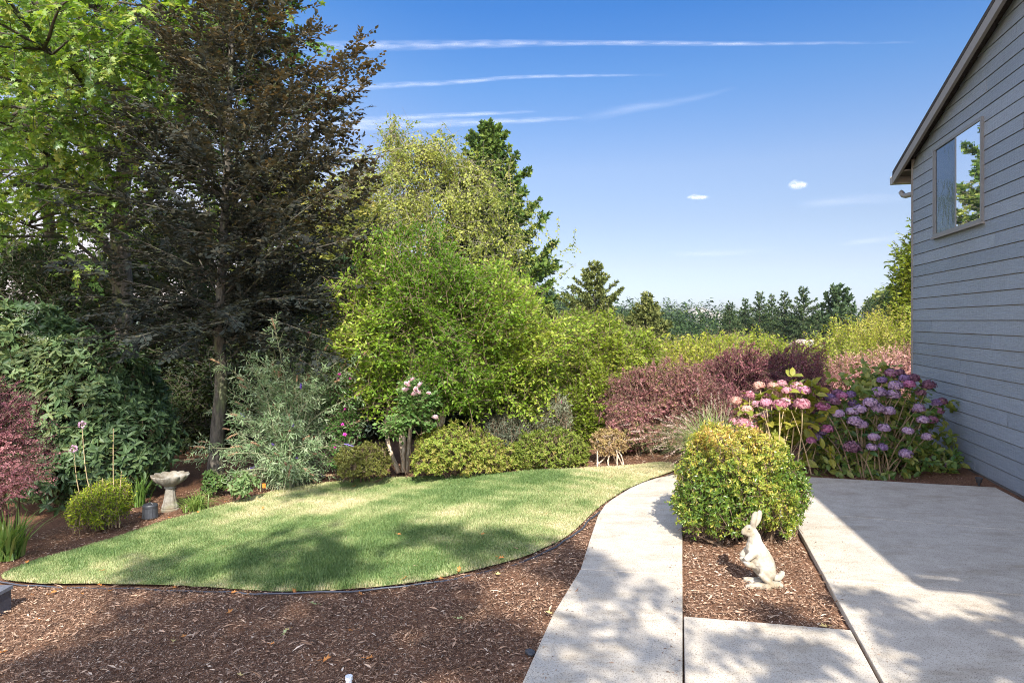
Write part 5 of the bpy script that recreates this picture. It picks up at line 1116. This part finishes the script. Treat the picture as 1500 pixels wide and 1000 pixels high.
def bird_bath():
    b = G(241, 749) ; D = b[1]; k = D / 1000; b = b + np.array([0, .12, -.02]); t_ = thing('bird_bath', 'old stone bird bath with scalloped bowl on a fluted pedestal', 'bird bath', b)
    fl = lambda a, i: 1 + .045 * math.cos(a * 12); q = Geo(); c = b.copy()
    k *= .92; q.lathe([(0, 0), (13.5 * k, 0), (13.5 * k, 3 * k), (12.4 * k, 4.4 * k), (12.8 * k, 6 * k), (12.0 * k, 8.5 * k), (10.5 * k, 13 * k), (8.6 * k, 22 * k), (7.4 * k, 31 * k), (7.1 * k, 35 * k), (8.6 * k, 36.5 * k), (9.0 * k, 38.5 * k), (8.0 * k, 40 * k), (0, 40 * k)], c, 48, lambda a, i: (1 + .035 * math.cos(a * 10)) if 5 <= i <= 9 else 1)
    q.build('pedestal', STONE2, t_, smooth=False)
    q = Geo(); prof = [(0, 40.2 * k), (9 * k, 40.2 * k), (14 * k, 42.5 * k), (20 * k, 46.5 * k), (25 * k, 51.5 * k), (27.5 * k, 56.0 * k), (27.8 * k, 57.6 * k), (26 * k, 57.8 * k), (22 * k, 53.5 * k), (14 * k, 49 * k), (0, 47.5 * k)]
    def sc(a, i): w_ = [0, 0, .02, .04, .06, .075, .075, .07, .05, .02, 0][i]; return 1 + w_ * (abs(math.sin(a * 6)) * 2 - 1.2)
    q.lathe(prof, c, 96, sc); o = q.build('bowl', STONE2, t_, smooth=True)
    for v in o.data.vertices:                               # the scalloped rim rises and dips
        rr = math.hypot(v.co.x, v.co.y); v.co.z += .010 * (rr / (27 * k)) ** 3 * (abs(math.sin(math.atan2(v.co.y, v.co.x) * 6)) - .5)
bird_bath()
def small_things():
    bp = plain('black weathered plastic', (.035, .037, .042), .5, .4, .2, 25, .15)
    b = G(220, 757); k = b[1] / 1000; t_ = thing('black_pot', 'squat black ribbed pot upside down beside the bird bath', 'pot', b); q = Geo(); q.lathe([(0, 0), (11.2 * k, 0), (10.8 * k, 4 * k), (10.0 * k, 14 * k), (10.3 * k, 15 * k), (10.3 * k, 17.5 * k), (9.4 * k, 19 * k), (0, 19.3 * k)], b, 36, lambda a, i: (1 + .018 * math.cos(a * 14)) if 1 <= i <= 3 else 1)
    q.build('shell', bp, t_, smooth=False); q = Geo(); q.tube([b + np.array([-4 * k, 0, 19 * k]), b + np.array([-1.5 * k, 0, 21 * k]), b + np.array([1.5 * k, 0, 21 * k]), b + np.array([4 * k, 0, 19 * k])], .006, 6); q.build('handle', bp, t_)
    b = G(-22, 900); k = b[1] / 1000; t_ = thing('path_light', 'dark square garden light cut by the left edge of the photo', 'garden light', b); q = Geo(); w_ = 22 * k
    q.box(b - np.array([w_, w_, .02]), (2 * w_, 0, 0), (0, 2 * w_, 0), (0, 0, 36 * k)); q.build('housing', plain('dark speckled metal', (.05, .055, .07), .4, .5, .3, 60, .1), t_)
    q = Geo(); q.box(b - np.array([w_ + .008, w_ + .008, -34 * k + .02]) + UP * .0, (2 * w_ + .016, 0, 0), (0, 2 * w_ + .016, 0), (0, 0, 5 * k)); q.build('cap', plain('grey metal cap', (.12, .13, .15), .35, .6, .2, 40, .1), t_)
    b = G(511, 1003); t_ = thing('white_pipe', 'short white plastic pipe stub sticking out of the mulch at the bottom edge', 'pipe', b); q = Geo(); q.tube([b - UP * .03, b + UP * .035], .014, 16); q.build('pipe', plain('white plastic', (.68, .69, .70), .4, .5, .05, 20, 0), t_, smooth=False)
    q = Geo(); q.tube([b + UP * .027, b + UP * .042], .0165, 16); q.build('cap', plain('white plastic cap', (.74, .75, .76), .4, .5, .04, 20, 0), t_)
    b = G(384, 722); t_ = thing('marker_flag', 'tiny orange marker flag in the mulch under the butterfly bush', 'flag', b); q = Geo(); q.tube([b, b + UP * .12], .0015, 5); q.build('wire', bp, t_)
    q = Geo(); p = b + UP * .06; V = [p + np.array([x * .04, .006 * math.sin(x * 4), z * .05]) for x in (0, .33, .66, 1) for z in (0, 1)]; T = [(2 * i, 2 * i + 2, 2 * i + 3) for i in range(3)] + [(2 * i, 2 * i + 3, 2 * i + 1) for i in range(3)]; q.add(V, T); q.add(np.array(V) + np.array([0, .001, 0]), [t[::-1] for t in T]); q.build('flag', plain('orange plastic film', (.75, .20, .03), .5, .3, .05, 20, 0), t_)
    b = np.array([P(1434, 0, 6.35)[0], 6.72, -.03]); b[0] = (1434 - 750) / 1000 * 6.72; t_ = thing('spotlight', 'small black spotlight on a stake in the bed by the house wall', 'garden light', b); q = Geo(); q.tube([b, b + UP * .05], .012, 8); q.build('stake', bp, t_); q = Geo(); q.lathe([(0, .04), (.022, .04), (.03, .075), (.034, .08), (.034, .09), (.024, .09), (.02, .075), (0, .07)], b, 20); q.build('lamp_head', bp, t_)
    b = G(777, 957); q = Geo(); r = rng(12); V, T = ico(np.zeros(3), np.array([.028, .02, .016])); V = V * (1 + .18 * wave3(V, 4, 90))[:, None]; q.add(V + b + UP * .004, T); tag(q.build('stone', plain('dark stone', (.04, .042, .048), .6, .3, .2, 50, .2), loc=b), 'small dark stone on the mulch at the edge of the path', 'stone')
small_things()

# fallen leaves, one by one
def fallen():
    r = rng(900); spots = [(110, 997, 'o'), (383, 708, None), (40, 828, 'o'), (152, 841, 'o'), (95, 862, 'o'), (78, 868, 'o'), (70, 871, 'o'), (47, 872, 'o'), (145, 857, 'o'), (160, 866, 'o'), (254, 861, 'o'), (120, 870, 'o'), (55, 908, 'o'), (5, 956, 'o'), (338, 896, 'o'), (343, 868, 'o'), (270, 932, 'o'), (253, 940, 'y'), (350, 989, 'y'), (458, 885, 'g'),
            (513, 924, 'o'), (400, 943, 'o'), (418, 926, 'g'), (420, 923, 'y'), (527, 870, 'o'), (594, 853, 'o'), (673, 840, 'o'), (646, 848, 'o'), (542, 965, 'o'), (674, 907, 'g'), (803, 898, 'y'), (480, 966, 'o'), (585, 788, 'o'), (708, 788, 'o'), (430, 866, 'o'), (800, 758, 'o'), (896, 703, 'o'), (520, 716, 'o'), (205, 758, 'o'), (247, 758, 'o'), (266, 745, 'o'), (290, 754, 'o'), (240, 716, 'o'), (130, 748, 'y'), (1180, 924, 'y'), (1206, 918, 'y'), (730, 841, 'y'), (735, 824, 'o'), (385, 748, 'o'), (330, 735, 'o')]
    cols = {'o': ('russet orange', [(.42, .14, .035), (.55, .22, .06), (.62, .30, .10)]), 'y': ('straw yellow', [(.50, .38, .12), (.60, .46, .18), (.66, .52, .26)]), 'g': ('pale green', [(.30, .36, .12), (.38, .44, .20), (.45, .48, .26)])}
    ms = {k: leafmat('fallen leaf ' + v[0], v[1], .25, .6, .2, (1.2, 1.0, .6)) for k, v in cols.items()}; protos = {}
    for k in cols:
        q = Geo(); n = 1; q0, f0 = SH['maple']; V = np.array(q0) * np.array([1, 1, 1]) - np.array([.5, 0, 0]); V = V * .042; V[:, 2] = .005 + .010 * np.abs(V[:, 1] / .025) ** 1.5 + .006 * np.sin(V[:, 0] * 90); q.add(V, f0, np.linspace(.2, .8, len(V))); q.tube([(-.025, 0, .006), (-.045, .004, .004)], .0009, 4)
        protos[k] = Geo.build(q, 'fallen_leaf', ms[k]); protos[k]['_'] = 0
    lawn_q = np.array(LAWN); used = set()
    for (px, py, k) in spots:
        if k is None: continue
        p = G(px, py); onl = bool(inside(lawn_q, p[:1], p[1:2])[0]); conc = px > 1003 and py > 905
        o = protos[k] if k not in used else protos[k].copy()
        if k in used: C.objects.link(o)
        used.add(k); o.location = p + UP * (.030 if onl else .002); s = r.uniform(.65, 1.15); o.scale = (s, s * r.uniform(.6, 1), s); o.rotation_euler = (r.uniform(-.35, .35), r.uniform(-.35, .35), r.uniform(0, 6.28))
        wh = 'lying on the lawn' if onl else 'lying on the mulch'
        near = 'near the left edge' if px < 200 else 'in the left half' if px < 500 else 'near the middle' if px < 850 else 'right of the path' if px > 1003 else 'near the path'
        tag(o, 'fallen %s leaf %s %s' % (cols[k][0], wh, near), 'leaf', 'fallen %s leaves %s %s' % (cols[k][0], wh, near)); 
        if '_' in o: del o['_']
fallen()
# ------------------------------------------------------------------ trees behind the viewer whose shade falls on the garden
def shade_tree(name, label, foot, top_h, targets, seed, leaf=.115, tl=(.35, .6)):
    """targets: (photo polygon of the shade on the ground, sprays, lowest and highest spray, height of what is shaded)"""
    r = rng(seed); pts = []
    for poly, n, h0, h1, zz in targets:
        p = poly_px(poly, n, r); z = g(p[:, 0], p[:, 1]) + r.uniform(0, zz, n) if zz else g(p[:, 0], p[:, 1])
        h = r.uniform(h0, h1, n); k = (h - z) / SUN[2]; pts.append(np.column_stack([p, z]) + SUN[None] * k[:, None])
    S = np.concatenate(pts); n = len(S); dv = np.column_stack([r.normal(0, 1, (n, 2)), r.normal(-.1, .3, n)]); L = r.uniform(*tl, n)
    q = Geo(); twig_leaves(q, S - nrm(dv) * (L * .5)[:, None], dv, L, 9, leaf, leaf * .72, r, 'rh', 60, 'flat', .35, .2, .05, None, .25)
    foot = np.array([foot[0], foot[1], float(g(*foot)) - .1]); c = S.mean(0); trunk = spline([foot, np.array([foot[0] * .8 + c[0] * .2, foot[1] * .8 + c[1] * .2, 3.5]), np.array([foot[0] * .7 + c[0] * .3, foot[1] * .7 + c[1] * .3, top_h * .55])], 12)
    t = thing(name, label, 'tree', foot, 'shade trees behind the patio'); g_ = Geo(); g_.tube(trunk, np.linspace(.2, .05, 12), 9)
    for i in range(0, n, max(1, n // 46)):
        a = trunk[r.integers(5, 11)]; g_.tube(spline([a, (a + S[i]) / 2 + r.normal(0, .2, 3), S[i]], 6), np.linspace(.022, .005, 6), 5)
    g_.segs(S - nrm(dv) * (L * .5)[:, None], S + nrm(dv) * (L * .5)[:, None], .006, .002); g_.build('trunk', BK_DARK, t, smooth=True)
    q.build('crown', leafmat(name + ' leaves %d' % seed, [(.05, .10, .022), (.10, .17, .032), (.16, .22, .04)], .3), t)
shade_tree('shade_tree', 'tall leafy tree behind the viewer that shades the mulch and the near lawn', (-3.5, -7.5), 10.5, [
    ([(170, 880), (330, 876), (560, 876), (640, 852), (700, 868), (640, 900), (760, 905), (800, 920), (770, 1000), (20, 1000), (20, 960), (190, 930)], 250, 6.5, 9.5, 0),
    ([(350, 862), (345, 815), (400, 785), (470, 770), (510, 772), (490, 800), (560, 800), (530, 850), (480, 866)], 60, 7, 9.5, 0),
    ([(560, 790), (600, 756), (570, 752), (640, 770), (700, 775), (760, 785), (785, 805), (720, 830), (660, 830), (640, 810)], 46, 7, 9.5, 0),
    ([(195, 855), (200, 820), (290, 808), (285, 825), (240, 840), (330, 850), (300, 864)], 26, 7, 9.5, 0),
    ([(425, 722), (450, 714), (545, 707), (540, 713), (450, 726)], 16, 7.5, 10, 0),
    ([(785, 805), (850, 800), (880, 815), (860, 850), (790, 835)], 22, 6.5, 9, 0)], 901)
shade_tree('shade_tree', 'tall leafy tree behind the viewer that shades the left beds and the beech', (-7.5, -6.5), 13, [
    ([(30, 830), (45, 790), (110, 780), (190, 760), (205, 772), (120, 800)], 40, 9, 12, 0),
    ([(40, 745), (100, 745), (110, 765), (40, 790)], 10, 9.5, 13, .8),
    ([(0, 708), (250, 702), (420, 698), (480, 695), (470, 706), (330, 712), (100, 718)], 300, 10, 15, 2.9)], 902)
shade_tree('shade_tree', 'tall leafy tree behind the viewer that dapples the path and the patio corner', (2.5, -7.0), 8.5, [
    ([(845, 850), (880, 835), (960, 860), (1000, 880), (1000, 905), (940, 895), (900, 880), (850, 905)], 16, 4.5, 7, 0),
    ([(800, 945), (860, 880), (930, 905), (1000, 920), (1000, 985), (960, 960), (900, 1000), (770, 1000)], 26, 4, 6, 0),
    ([(1040, 935), (1100, 930), (1170, 950), (1230, 950), (1240, 985), (1180, 975), (1150, 1000), (1060, 985), (1020, 990)], 26, 3.6, 5, 0),
    ([(1100, 890), (1215, 900), (1240, 920), (1130, 915)], 8, 3.6, 5, 0),
    ([(1265, 890), (1300, 880), (1345, 915), (1420, 910), (1500, 955), (1500, 1000), (1340, 1000), (1290, 940)], 84, 3.6, 5, 0),
    ([(1240, 875), (1285, 868), (1300, 882), (1265, 890)], 10, 3.6, 5, 0), ([(1430, 868), (1500, 880), (1500, 895), (1440, 880)], 9, 3.6, 5, 0), ([(1450, 905), (1500, 915), (1500, 935), (1460, 920)], 9, 3.6, 5, 0)], 903, .085, (.25, .45))

# ------------------------------------------------------------------ contrails and small clouds
def cloudmat(name, scale, dens, soft):
    m, N, Lk, b = mat(name); a = N.new('ShaderNodeAttribute'); a.attribute_name = 'rnd'
    n = noise(N, Lk, scale[3], 7, .62, objco(N, Lk, scale[:3])); rp = ramp(N, [(soft, (0, 0, 0)), (soft + .32, (1, 1, 1))]); Lk.new(n.outputs[0], rp.inputs[0])
    mu = N.new('ShaderNodeMath'); mu.operation = 'MULTIPLY'; Lk.new(rp.outputs[0], mu.inputs[0]); Lk.new(a.outputs['Fac'], mu.inputs[1])
    m2 = N.new('ShaderNodeMath'); m2.operation = 'MULTIPLY'; m2.inputs[1].default_value = dens; Lk.new(mu.outputs[0], m2.inputs[0])
    df = N.new('ShaderNodeBsdfDiffuse'); df.inputs['Color'].default_value = (.9, .9, .9, 1); tl = N.new('ShaderNodeBsdfTranslucent'); tl.inputs['Color'].default_value = (.9, .9, .9, 1)
    mx = N.new('ShaderNodeMixShader'); Lk.new(df.outputs[0], mx.inputs[1]); Lk.new(tl.outputs[0], mx.inputs[2])
    tr = N.new('ShaderNodeBsdfTransparent'); mo = N.new('ShaderNodeMixShader'); Lk.new(m2.outputs[0], mo.inputs[0]); Lk.new(tr.outputs[0], mo.inputs[1]); Lk.new(mx.outputs[0], mo.inputs[2])
    Lk.new(mo.outputs[0], N['Material Output'].inputs['Surface']); return m
def streak(px_pts, D, half, label, m, name='contrail', group='contrails', fade=(.12, .25)):
    c = spline([P(a, b_, D) for a, b_ in px_pts], 60); n = len(c); q = Geo(); k = 14; a = np.arange(k) * 2 * math.pi / k
    hw = np.interp(np.linspace(0, 1, n), np.linspace(0, 1, len(half)), half) / 1000 * D; t = np.linspace(0, 1, n)
    f = np.clip(t / fade[0], 0, 1) * np.clip((1 - t) / fade[1], 0, 1)
    fw = nrm(np.array([0, -.4, 1.0])); ac = np.array([0, 1.0, .4]); ac = ac / np.linalg.norm(ac)
    V = c[:, None] + fw * (np.sin(a)[None, :, None] * hw[:, None, None]) + ac * (np.cos(a)[None, :, None] * hw[:, None, None] * .25)
    edge = np.clip(1 - np.abs(np.sin(a)), 0, 1) ** .8; i = np.arange(n - 1)[:, None] * k; j = np.arange(k)[None]; j2 = (j + 1) % k
    T = np.concatenate([np.stack([i + j, i + j2, i + k + j2], -1).reshape(-1, 3), np.stack([i + j, i + k + j2, i + k + j], -1).reshape(-1, 3)])
    q.add(V.reshape(-1, 3), T, (f[:, None] * edge[None]).ravel()); return tag(q.build(name, m, smooth=True, loc=c[n // 2]), label, name, group)
CM = cloudmat('ice cloud streak', (.006, .014, .045, 1.6), .20, .34); CF = cloudmat('thin ice cloud', (.002, .01, .03, 1.2), .06, .32)
streak([(430, 68), (560, 67), (700, 65), (850, 63), (1000, 64), (1150, 64), (1350, 62)], 2600, [7, 8, 7, 4, 4, 3, 2], 'longest and highest white contrail across the top of the sky', CM)
streak([(440, 136), (560, 126), (660, 121), (760, 113), (860, 111), (980, 110)], 2500, [6, 5, 4, 3, 2.5, 1.5], 'contrail sloping up to the right, second from the top', CM)
streak([(430, 198), (520, 186), (640, 181), (760, 177), (860, 172)], 2400, [10, 9, 7, 5, 3], 'lowest contrail, a soft band just above the birch', CM)
streak([(440, 184), (560, 174), (680, 168), (790, 163)], 2420, [5, 5, 4, 2], 'thin faint contrail just above the lowest band', CM)
streak([(850, 175), (930, 158), (1010, 146), (1080, 128)], 2700, [10, 8, 6, 3], 'faint wisp of cirrus in the middle of the sky', CF, 'cirrus', 'faint wisps of cirrus', (.3, .4))
streak([(980, 372), (1060, 370), (1150, 366)], 2700, [5, 6, 3], 'faint flat wisp of cirrus low above the firs', CF, 'cirrus', 'faint wisps of cirrus', (.3, .4))
streak([(1170, 300), (1250, 292), (1340, 290)], 2700, [8, 9, 8], 'faint wisp of cirrus left of the house eave', CF, 'cirrus', 'faint wisps of cirrus', (.3, .3))
streak([(1230, 358), (1290, 350), (1345, 345)], 2700, [5, 6, 5], 'faint low wisp of cirrus beside the house corner', CF, 'cirrus', 'faint wisps of cirrus', (.3, .3))
streak([(380, 330), (470, 320), (560, 300), (660, 290)], 2700, [30, 40, 34, 14], 'broad milky cirrus veil behind the birch', CF, 'cirrus', 'faint wisps of cirrus', (.3, .4))
CU = cloudmat('small cumulus', (.05, .05, .07, 1.4), .62, .34)
def puff(px, py, w_, h_, label, s):
    streak([(px - w_, py + .5), (px - w_ * .4, py - .6), (px + w_ * .3, py + .3), (px + w_, py - .4)], 2300, [h_ * .35, h_, h_ * .8, h_ * .3], label, CU, 'cloud', 'small clouds', (.25, .25))
puff(1023, 289, 17, 4.5, 'tiny flat white cloud, the left one of two', 3); puff(1169, 271, 15, 8, 'tiny ragged white cloud, the right one of two', 4)
# ------------------------------------------------------------------ the air over the valley
def haze():
    q = Geo(); q.box((-1600, -60, -40), (3200, 0, 0), (0, 1120, 0), (0, 0, 120))
    m = bpy.data.materials.new('thin summer haze'); m.use_nodes = True; N = m.node_tree.nodes; N.remove(N['Principled BSDF'])
    v = N.new('ShaderNodeVolumePrincipled'); v.inputs['Color'].default_value = (.78, .87, 1, 1); v.inputs['Density'].default_value = .00010; v.inputs['Anisotropy'].default_value = .2
    m.node_tree.links.new(v.outputs[0], N['Material Output'].inputs['Volume'])
    o = struct(q.build('haze', m), 'stuff'); return o
haze()
print('SCRIPT DONE', sum(len(o.data.polygons) for o in bpy.data.objects if o.type == 'MESH'))
